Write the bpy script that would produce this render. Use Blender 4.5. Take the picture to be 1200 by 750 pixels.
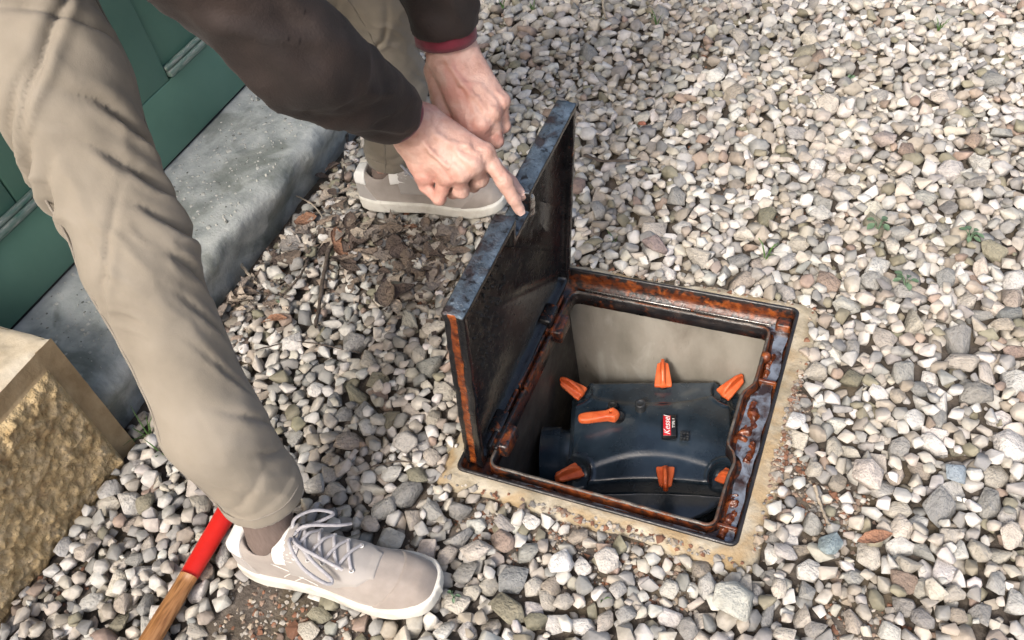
import bpy, bmesh, math, random
import numpy as np
from mathutils import Vector, Matrix
for _o in list(bpy.data.objects): bpy.data.objects.remove(_o)
sc = bpy.context.scene
C = sc.collection
R = math.radians
rng = np.random.default_rng(7)
random.seed(7)

# ------------------------------------------------------------------ camera
# world: X runs away from the house, Y along the house wall, origin at a corner of the iron frame
FPX, PITCH, ROLL = 1053.0, R(47.1), R(-12.4)
CAMP = np.array([0.5189, -0.5922, 1.13])
_h = np.array([-0.5225, 0.8526, 0.0]); _r0 = np.array([0.8526, 0.5225, 0.0])
FWD = _h * math.cos(PITCH) + np.array([0, 0, -math.sin(PITCH)])
_u0 = np.cross(_r0, FWD)
RGT = math.cos(ROLL) * _r0 + math.sin(ROLL) * _u0
UPV = -math.sin(ROLL) * _r0 + math.cos(ROLL) * _u0
cd = bpy.data.cameras.new('camera'); cam = bpy.data.objects.new('camera', cd); C.objects.link(cam)
cd.sensor_width = 36; cd.lens = 36 * FPX / 1200; cd.clip_start = 0.02; cd.clip_end = 500
M = Matrix.Identity(4)
for i in range(3):
    M[i][0] = RGT[i]; M[i][1] = UPV[i]; M[i][2] = -FWD[i]; M[i][3] = CAMP[i]
cam.matrix_world = M
sc.camera = cam

# ------------------------------------------------------------------ sky, sun, exposure
SUN_EL = R(46)
_s = np.array([-0.04, -1.0]); _s /= np.linalg.norm(_s)
SUNV = Vector((_s[0] * math.cos(SUN_EL), _s[1] * math.cos(SUN_EL), math.sin(SUN_EL)))
w = bpy.data.worlds.new('World'); sc.world = w; w.use_nodes = True
nt = w.node_tree
sky = nt.nodes.new('ShaderNodeTexSky'); sky.sky_type = 'NISHITA'; sky.sun_disc = False
sky.sun_elevation = SUN_EL; sky.sun_rotation = math.atan2(_s[0], _s[1])
sky.air_density = 1.0; sky.dust_density = 6.0; sky.ozone_density = 1.0
nt.links.new(sky.outputs[0], nt.nodes['Background'].inputs[0])
nt.nodes['Background'].inputs[1].default_value = 0.15
sd = bpy.data.lights.new('sun', 'SUN'); sd.energy = 1.5; sd.angle = R(10); sd.color = (1.0, 0.965, 0.92)
so = bpy.data.objects.new('sun', sd); C.objects.link(so)
so.rotation_euler = SUNV.to_track_quat('Z', 'Y').to_euler(); so.location = (2, -3, 5)
sc.view_settings.view_transform = 'Standard'; sc.view_settings.look = 'None'
sc.view_settings.gamma = 1; sc.view_settings.exposure = 0.70
sc.render.resolution_x = 1024; sc.render.resolution_y = 640

# ------------------------------------------------------------------ pixel helpers (photograph is 1200 x 750)
def PXD(px, py, dep):
    return CAMP + (FWD + RGT * (px - 600) / FPX - UPV * (py - 375) / FPX) * dep
def PXZ(px, py, z=0.0):
    d = FWD + RGT * (px - 600) / FPX - UPV * (py - 375) / FPX
    return CAMP + d * ((z - CAMP[2]) / d[2])
def PROJ(p):
    q = np.asarray(p, float) - CAMP; d = q @ FWD
    return 600 + FPX * (q @ RGT) / d, 375 - FPX * (q @ UPV) / d

# ------------------------------------------------------------------ noise, meshes
_T = np.random.default_rng(3).random((32, 32, 32)).astype(np.float32)
def vn(P, f=1.0, seed=0):
    P = np.asarray(P, np.float32) * f + seed * 7.31
    i = np.floor(P).astype(int); t = P - i; t = t * t * (3 - 2 * t)
    a = i & 31; b = (i + 1) & 31
    x0, y0, z0 = a[..., 0], a[..., 1], a[..., 2]; x1, y1, z1 = b[..., 0], b[..., 1], b[..., 2]
    tx, ty, tz = t[..., 0], t[..., 1], t[..., 2]
    c00 = _T[x0, y0, z0] * (1 - tx) + _T[x1, y0, z0] * tx; c10 = _T[x0, y1, z0] * (1 - tx) + _T[x1, y1, z0] * tx
    c01 = _T[x0, y0, z1] * (1 - tx) + _T[x1, y0, z1] * tx; c11 = _T[x0, y1, z1] * (1 - tx) + _T[x1, y1, z1] * tx
    return ((c00 * (1 - ty) + c10 * ty) * (1 - tz) + (c01 * (1 - ty) + c11 * ty) * tz) * 2 - 1
def vn2(x, y, f, seed=0):
    x = np.asarray(x, float); return vn(np.stack([x, np.asarray(y, float) + 0 * x, 0 * x], -1), f, seed)
def fbm(P, f, n=3, seed=0):
    return sum(vn(P, f * 2 ** k, seed + k) / 2 ** k for k in range(n))

def mesh_np(name, V, F, smooth=True):
    """F: (n,k) int array or list of lists"""
    me = bpy.data.meshes.new(name)
    V = np.asarray(V, np.float32)
    if isinstance(F, np.ndarray):
        n, k = F.shape
        me.vertices.add(len(V)); me.vertices.foreach_set('co', V.ravel())
        me.loops.add(n * k); me.loops.foreach_set('vertex_index', F.astype(np.int32).ravel())
        me.polygons.add(n); me.polygons.foreach_set('loop_start', np.arange(0, n * k, k, dtype=np.int32))
        me.polygons.foreach_set('loop_total', np.full(n, k, np.int32))
    else:
        me.from_pydata([tuple(map(float, v)) for v in V], [], [tuple(map(int, f)) for f in F])
    me.update(calc_edges=True); me.validate()
    me.polygons.foreach_set('use_smooth', np.full(len(me.polygons), smooth))
    return me
def tag(o, label=None, cat=None, group=None, kind=None):
    if label: o['label'] = label
    if cat: o['category'] = cat
    if group: o['group'] = group
    if kind: o['kind'] = kind
    return o
def empty(name, loc, label, cat, group=None):
    o = bpy.data.objects.new(name, None); C.objects.link(o); o.location = loc; o.empty_display_size = 0.05
    return tag(o, label, cat, group)
def root_loc(o):
    l = Vector((0, 0, 0))
    while o is not None: l = l + o.location; o = o.parent
    return np.array(l)
def part(name, V, F, mat, parent=None, smooth=True, **kw):
    V = np.asarray(V, np.float64)
    if parent is not None: V = V - root_loc(parent)
    me = mesh_np(name, V, F, smooth)
    me.materials.append(mat)
    o = bpy.data.objects.new(name, me); C.objects.link(o)
    if parent is not None: o.parent = parent
    return tag(o, **kw)
def set_attr(o, name, vals):
    a = o.data.color_attributes.new(name, 'FLOAT_COLOR', 'POINT')
    v = np.ones((len(o.data.vertices), 4), np.float32); vals = np.asarray(vals, np.float32)
    if vals.ndim == 1: v[:, :3] = vals[:, None]
    else: v[:, :3] = vals
    a.data.foreach_set('color', v.ravel())
def join(parts):
    Vs, Fs, n = [], [], 0
    for V, F in parts:
        Vs.append(np.asarray(V, float)); Fs += [[int(i) + n for i in f] for f in F]; n += len(V)
    return np.concatenate(Vs), Fs

def box(x0, x1, y0, y1, z0, z1, bev=0.0, seg=2, cuts=0):
    bm = bmesh.new(); bmesh.ops.create_cube(bm, size=1)
    for v in bm.verts:
        v.co.x = x0 + (v.co.x + .5) * (x1 - x0); v.co.y = y0 + (v.co.y + .5) * (y1 - y0); v.co.z = z0 + (v.co.z + .5) * (z1 - z0)
    if cuts: bmesh.ops.subdivide_edges(bm, edges=bm.edges[:], cuts=cuts, use_grid_fill=True)
    if bev:
        es = [e for e in bm.edges if e.calc_face_angle(0) > .5]
        bmesh.ops.bevel(bm, geom=es, offset=bev, segments=seg, affect='EDGES', profile=.5)
    return bm_out(bm)
def bm_out(bm):
    bm.verts.index_update()
    V = np.array([v.co[:] for v in bm.verts]); F = [[v.index for v in f.verts] for f in bm.faces]
    bm.free(); return V, F
def tube(pts, rad, n=8, flat=1.0, caps=True, up=(0, 0, 1)):
    pts = np.asarray(pts, float); m = len(pts)
    rad = np.full(m, rad) if np.isscalar(rad) else np.asarray(rad, float)
    T = np.gradient(pts, axis=0); T /= np.linalg.norm(T, axis=1)[:, None] + 1e-12
    up = np.asarray(up, float); V = []
    for i in range(m):
        a = np.cross(T[i], up)
        if np.linalg.norm(a) < .05: a = np.cross(T[i], [1, .3, 0])
        a /= np.linalg.norm(a); b = np.cross(a, T[i])
        for k in range(n):
            t = 2 * math.pi * k / n
            V.append(pts[i] + rad[i] * (a * math.cos(t) + b * math.sin(t) * flat))
    F = [[i * n + k, i * n + (k + 1) % n, (i + 1) * n + (k + 1) % n, (i + 1) * n + k] for i in range(m - 1) for k in range(n)]
    if caps:
        F.append(list(range(n))); F.append([(m - 1) * n + k for k in range(n)][::-1])
    return np.array(V), [f[::-1] for f in F]
def spline(pts, n):
    p = np.asarray(pts, float); m = len(p); out = []
    for t in np.linspace(0, m - 1 - 1e-6, n):
        i = int(t); u = t - i
        p0, p1, p2, p3 = p[max(i - 1, 0)], p[i], p[min(i + 1, m - 1)], p[min(i + 2, m - 1)]
        out.append(.5 * (2 * p1 + (p2 - p0) * u + (2 * p0 - 5 * p1 + 4 * p2 - p3) * u * u + (3 * p1 - p0 - 3 * p2 + p3) * u ** 3))
    return np.array(out)
def loops_mesh(loops, close=True):
    n = len(loops[0]); V = np.concatenate(loops); F = []
    for i in range(len(loops) - 1):
        for k in range(n if close else n - 1):
            k2 = (k + 1) % n
            F.append([i * n + k, i * n + k2, (i + 1) * n + k2, (i + 1) * n + k])
    return V, F

# ------------------------------------------------------------------ distance fields -> smooth meshes
def rcone(P, a, b, r1, r2):
    a = np.asarray(a, np.float32); b = np.asarray(b, np.float32); ab = b - a
    t = np.clip(((P - a) @ ab) / (ab @ ab), 0, 1)
    return np.linalg.norm(P - a - t[:, None] * ab, axis=1) - (r1 + (r2 - r1) * t)
def chain(P, pts, rs, k=0.01):
    d = None
    for i in range(len(pts) - 1):
        e = rcone(P, pts[i], pts[i + 1], rs[i], rs[i + 1]); d = e if d is None else smin(d, e, k)
    return d
def smin(a, b, k):
    h = np.clip(.5 + .5 * (b - a) / k, 0, 1); return b + (a - b) * h - k * h * (1 - h)
def smax(a, b, k): return -smin(-a, -b, k)
def ellip(P, c, r):
    q = (P - np.asarray(c, np.float32)) / np.asarray(r, np.float32)
    l = np.linalg.norm(q, axis=1); return (l - 1) * l / (np.linalg.norm(q / np.asarray(r, np.float32), axis=1) + 1e-9)
def rbox(P, c, h, r):
    q = np.abs(P - np.asarray(c, np.float32)) - (np.asarray(h, np.float32) - r)
    return np.linalg.norm(np.maximum(q, 0), axis=1) + np.minimum(q.max(axis=1), 0) - r
def nets(fn, lo, hi, res):
    lo = np.asarray(lo, float); hi = np.asarray(hi, float); n = np.ceil((hi - lo) / res).astype(int) + 1
    ax = [lo[i] + res * np.arange(n[i]) for i in range(3)]
    D = np.empty(n, np.float32)
    st = max(1, int(600000 / (n[1] * n[2])))
    for i in range(0, n[0], st):
        G = np.stack(np.meshgrid(ax[0][i:i + st], ax[1], ax[2], indexing='ij'), -1).reshape(-1, 3).astype(np.float32)
        D[i:i + st] = fn(G).reshape(-1, n[1], n[2])
    S = D < 0
    cs = np.zeros(n - 1, np.int8)
    for a in (0, 1):
        for b in (0, 1):
            for c in (0, 1):
                cs += S[a:n[0] - 1 + a, b:n[1] - 1 + b, c:n[2] - 1 + c]
    I, J, K = np.nonzero((cs > 0) & (cs < 8))
    idx = np.full(n - 1, -1, np.int64); idx[I, J, K] = np.arange(len(I))
    corner = {(a, b, c): D[I + a, J + b, K + c] for a in (0, 1) for b in (0, 1) for c in (0, 1)}
    acc = np.zeros((len(I), 3)); cnt = np.zeros(len(I))
    for p in corner:
        for axs in range(3):
            if p[axs] == 0:
                q = list(p); q[axs] = 1; q = tuple(q)
                d0, d1 = corner[p], corner[q]; m = (d0 < 0) != (d1 < 0)
                t = np.where(m, d0 / (d0 - d1 + 1e-20), 0)
                pos = np.tile(np.array(p, float), (len(I), 1)); pos[:, axs] += t
                acc[m] += pos[m]; cnt[m] += 1
    V = lo + res * (np.stack([I, J, K], -1) + acc / cnt[:, None])
    Fs = []
    for axs in range(3):
        a = [slice(None)] * 3; b = [slice(None)] * 3; a[axs] = slice(0, n[axs] - 1); b[axs] = slice(1, n[axs])
        s0, s1 = S[tuple(a)], S[tuple(b)]
        o1, o2 = [(1, 2), (2, 0), (0, 1)][axs]
        for flip, mk in ((0, s0 & ~s1), (1, ~s0 & s1)):
            pos = np.stack(np.nonzero(mk), -1)
            ok = (pos[:, o1] > 0) & (pos[:, o2] > 0) & (pos[:, o1] < n[o1] - 1) & (pos[:, o2] < n[o2] - 1); pos = pos[ok]
            q = []
            for d1, d2 in ((-1, -1), (0, -1), (0, 0), (-1, 0)):
                c = pos.copy(); c[:, o1] += d1; c[:, o2] += d2; q.append(idx[c[:, 0], c[:, 1], c[:, 2]])
            q = np.stack(q, -1)
            Fs.append(q[:, ::-1] if flip else q)
    F = np.concatenate(Fs); F = F[(F >= 0).all(1)]
    return V, F
def vnormals(V, F):
    a = V[F[:, 2]] - V[F[:, 0]]; b = V[F[:, 3]] - V[F[:, 1]]; fn = np.cross(a, b)
    N = np.zeros_like(V)
    for k in range(4): np.add.at(N, F[:, k], fn)
    return N / (np.linalg.norm(N, axis=1)[:, None] + 1e-12)
def relax(V, F, it=2, lam=.5):
    for _ in range(it):
        S = np.zeros_like(V); c = np.zeros(len(V))
        for k in range(4):
            np.add.at(S, F[:, k], V[F[:, (k + 1) % 4]] + V[F[:, (k + 3) % 4]]); np.add.at(c, F[:, k], 2)
        V = V + lam * (S / np.maximum(c, 1)[:, None] - V)
    return V

# ------------------------------------------------------------------ materials
def mat(name, cols, scale=20.0, rough=(.6, .8), bump=None, metal=0.0, detail=5.0, spec=.5, attr=None, objcol=False,
        mix=.5, sss=0, coat=0, second=None, stretch=None, sheen=0, trans=0, bump2=None):
    """cols: colours spread over a noise ramp; attr: (name, colour list) blended in by a vertex attribute;
    second: (scale, colour, amount, threshold) blotches"""
    m = bpy.data.materials.new(name); m.use_nodes = True
    t = m.node_tree; N = t.nodes; L = t.links; B = N['Principled BSDF']
    tc = N.new('ShaderNodeTexCoord'); co = tc.outputs['Object']
    if stretch:
        mp = N.new('ShaderNodeMapping'); mp.inputs['Scale'].default_value = stretch; L.new(co, mp.inputs['Vector']); co = mp.outputs[0]
    def noise(s, d=detail, dist=0.0, rg=.55):
        n = N.new('ShaderNodeTexNoise'); n.inputs['Scale'].default_value = s; n.inputs['Detail'].default_value = d
        n.inputs['Roughness'].default_value = rg; n.inputs['Distortion'].default_value = dist; L.new(co, n.inputs['Vector']); return n.outputs['Fac']
    def ramp(fac, cs, lo=.3, hi=.7):
        r = N.new('ShaderNodeValToRGB'); e = r.color_ramp.elements
        while len(e) < len(cs): e.new(.5)
        for i, c in enumerate(cs):
            e[i].position = lo + (hi - lo) * i / max(1, len(cs) - 1); e[i].color = (*c, 1)
        L.new(fac, r.inputs[0]); return r.outputs[0]
    def mixc(fac, a, b, mode='MIX'):
        x = N.new('ShaderNodeMix'); x.data_type = 'RGBA'; x.blend_type = mode
        for s, v in ((0, fac), (6, a), (7, b)):
            if hasattr(v, 'links'): L.new(v, x.inputs[s])
            else: x.inputs[s].default_value = v if s == 0 else (*v, 1)
        return x.outputs[2]
    nz = noise(scale)
    col = ramp(nz, cols)
    if attr and attr[0] == 'col':
        at = N.new('ShaderNodeAttribute'); at.attribute_name = 'col'; col = mixc(1.0, at.outputs['Color'], col, 'MULTIPLY')
    if objcol:
        oi = N.new('ShaderNodeObjectInfo'); col = mixc(1.0, oi.outputs['Color'], col, 'MULTIPLY')
    if second:
        for s, c, amt, th in ([second] if not isinstance(second, list) else second):
            f = ramp(noise(s, 6, .6), [(0, 0, 0), (amt,) * 3], th, th + .12); col = mixc(f, col, c)
    if attr and attr[0] != 'col':
        at = N.new('ShaderNodeAttribute'); at.attribute_name = attr[0]
        c2 = ramp(noise(attr[2] if len(attr) > 2 else 60), attr[1])
        ad = N.new('ShaderNodeMath'); ad.operation = 'MULTIPLY_ADD'; L.new(noise(110, 6), ad.inputs[0]); ad.inputs[1].default_value = 1.3; ad.inputs[2].default_value = -.65
        a2 = N.new('ShaderNodeMath'); a2.operation = 'ADD'; L.new(at.outputs['Fac'], a2.inputs[0]); L.new(ad.outputs[0], a2.inputs[1])
        st = ramp(a2.outputs[0], [(0, 0, 0), (1, 1, 1)], .35, .65); col = mixc(st, col, c2)
    L.new(col, B.inputs['Base Color'])
    mr = N.new('ShaderNodeMapRange'); mr.inputs['From Min'].default_value = .3; mr.inputs['From Max'].default_value = .7
    mr.inputs['To Min'].default_value, mr.inputs['To Max'].default_value = rough
    L.new(noise(scale * 1.7), mr.inputs['Value']); L.new(mr.outputs[0], B.inputs['Roughness'])
    B.inputs['Metallic'].default_value = metal; B.inputs['Specular IOR Level'].default_value = spec
    if sss:
        B.inputs['Subsurface Weight'].default_value = sss; B.inputs['Subsurface Radius'].default_value = (1, .35, .2); B.inputs['Subsurface Scale'].default_value = .006
    if coat: B.inputs['Coat Weight'].default_value = coat; B.inputs['Coat Roughness'].default_value = .12
    if sheen: B.inputs['Sheen Weight'].default_value = sheen; B.inputs['Sheen Roughness'].default_value = .5
    prev = None
    for bp in (bump, bump2):
        if bp:
            bn = N.new('ShaderNodeBump'); bn.inputs['Strength'].default_value = bp[1]; bn.inputs['Distance'].default_value = bp[2]
            L.new(noise(bp[0], 6, bp[3] if len(bp) > 3 else 0), bn.inputs['Height'])
            if prev: L.new(prev, bn.inputs['Normal'])
            prev = bn.outputs[0]
    if prev: L.new(prev, B.inputs['Normal'])
    return m
def sep(m, name, default):  # tweak a principled input
    m.node_tree.nodes['Principled BSDF'].inputs[name].default_value = default; return m
g = lambda v: (v, v, v)
MAT = {}
MAT['soil'] = mat('soil', [(.045, .037, .03), (.09, .075, .062), (.15, .128, .108)], 30, (.85, 1), (120, .8, .006), second=(9, (.11, .085, .05), .6, .5))
MAT['stone_attr'] = mat('gravel_stone', [g(.66), g(.9), g(1.0)], 70, (.6, .85), (160, .35, .002), attr=('col',), second=(45, (.2, .17, .12), .28, .58), bump2=(45, .3, .004))
MAT['stone_obj'] = mat('gravel_stone_single', [g(.72), g(.92), g(1.0)], 2.2, (.6, .85), (5.5, .35, .05), objcol=True, second=(1.6, (.2, .17, .12), .28, .58), bump2=(1.6, .3, .1))
MAT['grit'] = mat('grit', [g(.7), g(1.0)], 200, (.7, .9), None, attr=('col',))
MAT['surround'] = mat('mortar', [(.25, .21, .14), (.40, .35, .26), (.52, .47, .37)], 22, (.8, .95), (130, .6, .004), second=[(11, (.33, .22, .1), .7, .5), (30, (.1, .09, .06), .5, .62)], bump2=(30, .4, .006))
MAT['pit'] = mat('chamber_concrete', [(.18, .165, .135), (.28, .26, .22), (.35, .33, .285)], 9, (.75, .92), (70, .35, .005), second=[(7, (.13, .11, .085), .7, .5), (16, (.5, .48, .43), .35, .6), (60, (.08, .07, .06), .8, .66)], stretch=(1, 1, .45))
MAT['pit_shade'] = mat('shaded_concrete', [(.02, .018, .016), (.045, .04, .034), (.09, .08, .065)], 12, (.4, .8), (70, .3, .004))  # dark copy of the chamber concrete, shade beside the lid put into the colour
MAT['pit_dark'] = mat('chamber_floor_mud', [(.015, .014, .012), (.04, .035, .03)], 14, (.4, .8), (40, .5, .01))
RUST = ('rust', [(.045, .012, .006), (.15, .036, .010), (.33, .088, .018)], 70)
MAT['iron'] = mat('cast_iron_wet', [(.006, .006, .007), (.014, .013, .014), (.035, .027, .024)], 40, (.22, .5), (190, .35, .002), attr=RUST, second=(30, (.07, .03, .02), .5, .6), spec=.6, bump2=(60, .35, .003))
MAT['iron_lid'] = mat('cast_iron_lid', [(.004, .004, .005), (.008, .008, .009), (.016, .014, .014)], 40, (.14, .32), (230, .25, .002), attr=RUST, spec=.5, bump2=(55, .3, .003))
MAT['iron_edge'] = mat('wet_iron_sky_tint', [(.05, .066, .082), (.10, .135, .17), (.17, .225, .28)], 45, (.28, .5), (230, .7, .003), second=[(30, (.04, .024, .02), .85, .52), (110, (.015, .015, .017), .95, .55)], metal=.55, bump2=(55, .3, .003))  # blue-grey base paints in the sky's reflection; blotches are rust and dark specks
MAT['iron_lip'] = mat('worn_iron_lip', [(.05, .042, .036), (.11, .095, .08), (.2, .17, .14)], 60, (.3, .55), (220, .4, .002), second=(35, (.14, .045, .015), .8, .48), metal=.3)
MAT['sludge'] = mat('rust_sludge', [(.035, .010, .005), (.11, .028, .010), (.27, .08, .028)], 75, (.12, .35), (160, .5, .003), spec=.6)
MAT['water'] = mat('rusty_water_sky_tint', [(.10, .07, .06), (.30, .33, .37), (.42, .47, .52)], 38, (.04, .10), (60, .15, .003), spec=.8, metal=.5, second=[(34, (.045, .02, .012), .95, .47), (80, (.10, .03, .012), .9, .58)])  # pale blue-grey stands for reflected sky, brown blotches are the rusty water
MAT['steel'] = mat('wet_steel_strip', [(.25, .23, .21), (.5, .48, .45)], 90, (.2, .35), (200, .4, .001), metal=.8)
MAT['plastic'] = mat('black_plastic_cover', [(.008, .014, .021), (.019, .031, .044), (.055, .072, .09)], 11, (.12, .32), (240, .25, .001), second=[(14, (.10, .105, .10), .45, .56), (150, (.2, .19, .16), .7, .68)], spec=.6, coat=.25)
MAT['plastic2'] = mat('black_plastic_knob', [(.014, .016, .018), (.03, .034, .038)], 30, (.35, .5), None)
MAT['orange'] = mat('orange_plastic', [(.56, .085, .022), (.68, .13, .035), (.72, .17, .06)], 40, (.35, .55), (200, .15, .001), second=(55, (.22, .06, .03), .5, .62), sss=.0)
MAT['label_red'] = mat('label_red', [(.5, .012, .02), (.55, .02, .03)], 50, (.3, .4))
MAT['label_black'] = mat('label_black', [(.01, .01, .011), (.016, .016, .017)], 50, (.3, .4))
MAT['label_white'] = mat('label_white', [(.75, .75, .73), (.8, .8, .78)], 50, (.4, .5))
MAT['door'] = mat('green_door_paint', [(.085, .185, .135), (.104, .22, .163), (.12, .242, .182)], 5, (.42, .6), (60, .12, .002), second=(120, (.05, .14, .11), .35, .66))
MAT['door_edge'] = mat('worn_door_moulding', [(.06, .15, .115), (.16, .22, .19), (.3, .32, .29)], 60, (.5, .7), (150, .3, .002), stretch=(3, .6, 3))
MAT['rubber'] = mat('black_door_seal', [(.006, .006, .006), (.012, .012, .012)], 30, (.6, .8))
MAT['step'] = mat('doorstep_concrete', [(.25, .27, .26), (.38, .40, .385), (.48, .495, .47)], 26, (.7, .9), (90, .55, .004), second=[(75, (.5, .48, .43), .75, .655), (8, (.09, .105, .08), .55, .5)], bump2=(30, .5, .006))
MAT['chip'] = mat('pale_aggregate', [(.36, .36, .33), (.55, .54, .5)], 60, (.7, .85), (200, .3, .001))
MAT['chip_dark'] = mat('dark_aggregate', [(.10, .11, .10), (.2, .2, .18)], 60, (.7, .85), (200, .3, .001))
MAT['render'] = mat('roughcast_render', [(.38, .265, .125), (.56, .42, .225), (.67, .53, .33)], 38, (.75, .95), (170, .9, .006), second=[(24, (.2, .11, .045), .55, .56), (90, (.66, .54, .34), .6, .62)], bump2=(70, .8, .008))
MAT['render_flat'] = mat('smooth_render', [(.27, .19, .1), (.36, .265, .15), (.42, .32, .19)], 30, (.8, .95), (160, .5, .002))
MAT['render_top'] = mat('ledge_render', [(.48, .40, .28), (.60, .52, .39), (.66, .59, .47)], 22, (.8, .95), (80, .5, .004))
MAT['wall'] = mat('cream_wall', [(.46, .38, .26), (.55, .47, .34)], 12, (.85, .95), (90, .4, .004))
MAT['trouser'] = mat('beige_chino_cotton', [(.212, .184, .143), (.254, .222, .175), (.284, .25, .202)], 12, (.85, .95), (900, .35, .0006), sheen=.12, bump2=(38, .25, .004))
MAT['seam'] = mat('trouser_seam', [(.20, .175, .142), (.28, .25, .21)], 60, (.85, .95), (500, .4, .001))
MAT['jacket'] = mat('dark_brown_jacket', [(.010, .006, .005), (.017, .010, .008), (.027, .016, .0125)], 14, (.75, .92), (420, .5, .0012), sheen=.04, second=(150, (.07, .055, .047), .35, .66), bump2=(24, .4, .006))
MAT['cuff'] = mat('burgundy_cuff', [(.12, .008, .02), (.17, .014, .03)], 60, (.8, .95), (500, .4, .001), sheen=.2)
MAT['shirt'] = mat('shirt_collar_cloth', [(.12, .01, .02), (.16, .014, .03)], 60, (.8, .95))
MAT['skin'] = mat('skin', [(.42, .235, .18), (.52, .32, .258), (.58, .39, .325)], 38, (.40, .58), (420, .5, .0014), sss=.08, second=[(20, (.48, .20, .16), .55, .5), (60, (.40, .21, .16), .35, .58)], bump2=(130, .5, .002))
MAT['nail'] = mat('nail', [(.55, .36, .3), (.6, .42, .36)], 60, (.25, .35))
MAT['hair'] = mat('grey_brown_hair', [(.05, .04, .03), (.14, .12, .1)], 90, (.5, .7), (200, .8, .004), stretch=(1, 6, 6))
MAT['sock'] = mat('brown_sock', [(.14, .105, .09), (.185, .14, .12)], 90, (.9, 1), (350, .6, .0015), stretch=(3, 3, .5))
MAT['suede'] = mat('pink_beige_suede', [(.26, .228, .202), (.31, .272, .243), (.36, .32, .288)], 28, (.85, .95), (700, .35, .0008), sheen=.3)
MAT['suede2'] = mat('grey_suede_panel', [(.31, .288, .268), (.38, .353, .33)], 30, (.85, .95), (700, .3, .0008), sheen=.3)
MAT['suede3'] = mat('brown_suede_toe', [(.21, .178, .155), (.27, .232, .204), (.325, .285, .254)], 24, (.85, .95), (700, .35, .0008), sheen=.3)
MAT['sole'] = mat('offwhite_rubber_sole', [(.5, .47, .41), (.62, .6, .54), (.68, .66, .6)], 25, (.6, .8), (200, .2, .001), second=(30, (.3, .25, .19), .5, .6))
MAT['white_leather'] = mat('white_leather', [(.7, .69, .66), (.78, .77, .74)], 40, (.5, .65), (200, .2, .001))
MAT['lace'] = mat('grey_lace', [(.33, .32, .335), (.44, .43, .44)], 200, (.85, .95), (900, .6, .0008))
MAT['red'] = mat('red_paint', [(.5, .012, .01), (.62, .02, .014)], 25, (.3, .45), (60, .15, .002), second=(35, (.3, .09, .04), .6, .66))
MAT['wood'] = mat('varnished_wood', [(.16, .065, .02), (.3, .14, .05), (.37, .19, .08)], 40, (.35, .55), (90, .25, .001), stretch=(8, .8, 8), second=(22, (.1, .04, .015), .6, .56))
MAT['leaf'] = mat('dry_leaf', [g(.6), g(.85), g(1.0)], 3, (.65, .85), (9, .5, .03), objcol=True)
MAT['leafbits'] = mat('leaf_crumbs', [g(.6), g(1.0)], 90, (.75, .95), None, attr=('col',))
MAT['twig'] = mat('twig_bark', [(.035, .026, .02), (.09, .07, .055), (.15, .12, .1)], 80, (.8, .95), (200, .7, .002))
MAT['twig_pale'] = mat('bleached_twig', [(.32, .27, .2), (.45, .39, .31)], 80, (.8, .95), (200, .5, .002))
MAT['green'] = mat('weed_green', [(.05, .12, .025), (.10, .19, .05)], 90, (.5, .65))
MAT['green2'] = mat('bluish_weed_leaf', [(.07, .13, .07), (.13, .20, .12)], 90, (.5, .65))

# ================================================================== ground
SOIL = [  # bare earth patches: photo pixel of the centre, radius in metres, strength
    (310, 722, .10, 1.0), (400, 742, .07, .7), (925, 470, .035, .8), (918, 540, .035, .8), (720, 650, .06, .5), (640, 625, .05, .5),
    (560, 612, .04, .5), (985, 590, .05, .55), (430, 300, .12, .5), (355, 215, .06, .6), (480, 270, .08, .5), (505, 330, .06, .45), (310, 330, .05, .5),
    (60, 690, .05, .5), (1010, 740, .06, .6), (850, 200, .10, .35), (830, 60, .10, .35), (445, 650, .06, .3), (780, 670, .05, .4)]
SOILP = [(PXZ(px, py)[:2], r, s) for px, py, r, s in SOIL]
def soil_mask(x, y):
    m = np.zeros(np.shape(x))
    for c, r, s in SOILP: m = np.maximum(m, s * np.exp(-(((x - c[0]) ** 2 + (y - c[1]) ** 2) / r ** 2) ** 1.5))
    m = np.maximum(m, .42 * np.clip(vn2(x, y, 4.0, 5) * 1.6 - .35, 0, 1))
    return m
def soil_h(x, y):
    return -.020 + .011 * soil_mask(x, y) + .003 * vn2(x, y, 9, 1) + .0025 * vn2(x, y, 40, 2)
GX0, GX1, GY0, GY1 = -1.3, 2.5, -1.5, 3.3
st = .02
gx = np.arange(GX0, GX1 + 1e-6, st); gy = np.arange(GY0, GY1 + 1e-6, st)
X, Y = np.meshgrid(gx, gy, indexing='ij')
edge = np.minimum.reduce([X - GX0, GX1 - X, Y - GY0, GY1 - Y])
Z = np.where(edge < .01, -.024, soil_h(X, Y))
V = np.stack([X, Y, Z], -1).reshape(-1, 3)
ny = len(gy); I, J = np.meshgrid(np.arange(len(gx) - 1), np.arange(ny - 1), indexing='ij')
cx = gx[I] + st / 2; cy = gy[J] + st / 2
keep = ~((cx > -.015) & (cx < .445) & (cy > -.015) & (cy < .46))
a = (I * ny + J)[keep]
F = np.stack([a, a + ny, a + ny + 1, a + 1], -1)
n0 = len(V); B = 80.0
V = np.concatenate([V, [[-B, -B, -.024], [B, -B, -.024], [B, B, -.024], [-B, B, -.024]]])
c00, c10, c11, c01 = 0, (len(gx) - 1) * ny, len(V) - 5, ny - 1
F = np.concatenate([F, [[n0, n0 + 1, c10, c00], [n0 + 1, n0 + 2, c11, c10], [n0 + 2, n0 + 3, c01, c11], [n0 + 3, n0, c00, c01]]])
part('ground', V, F, MAT['soil'], kind='structure', label='dark damp earth under the gravel')

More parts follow.
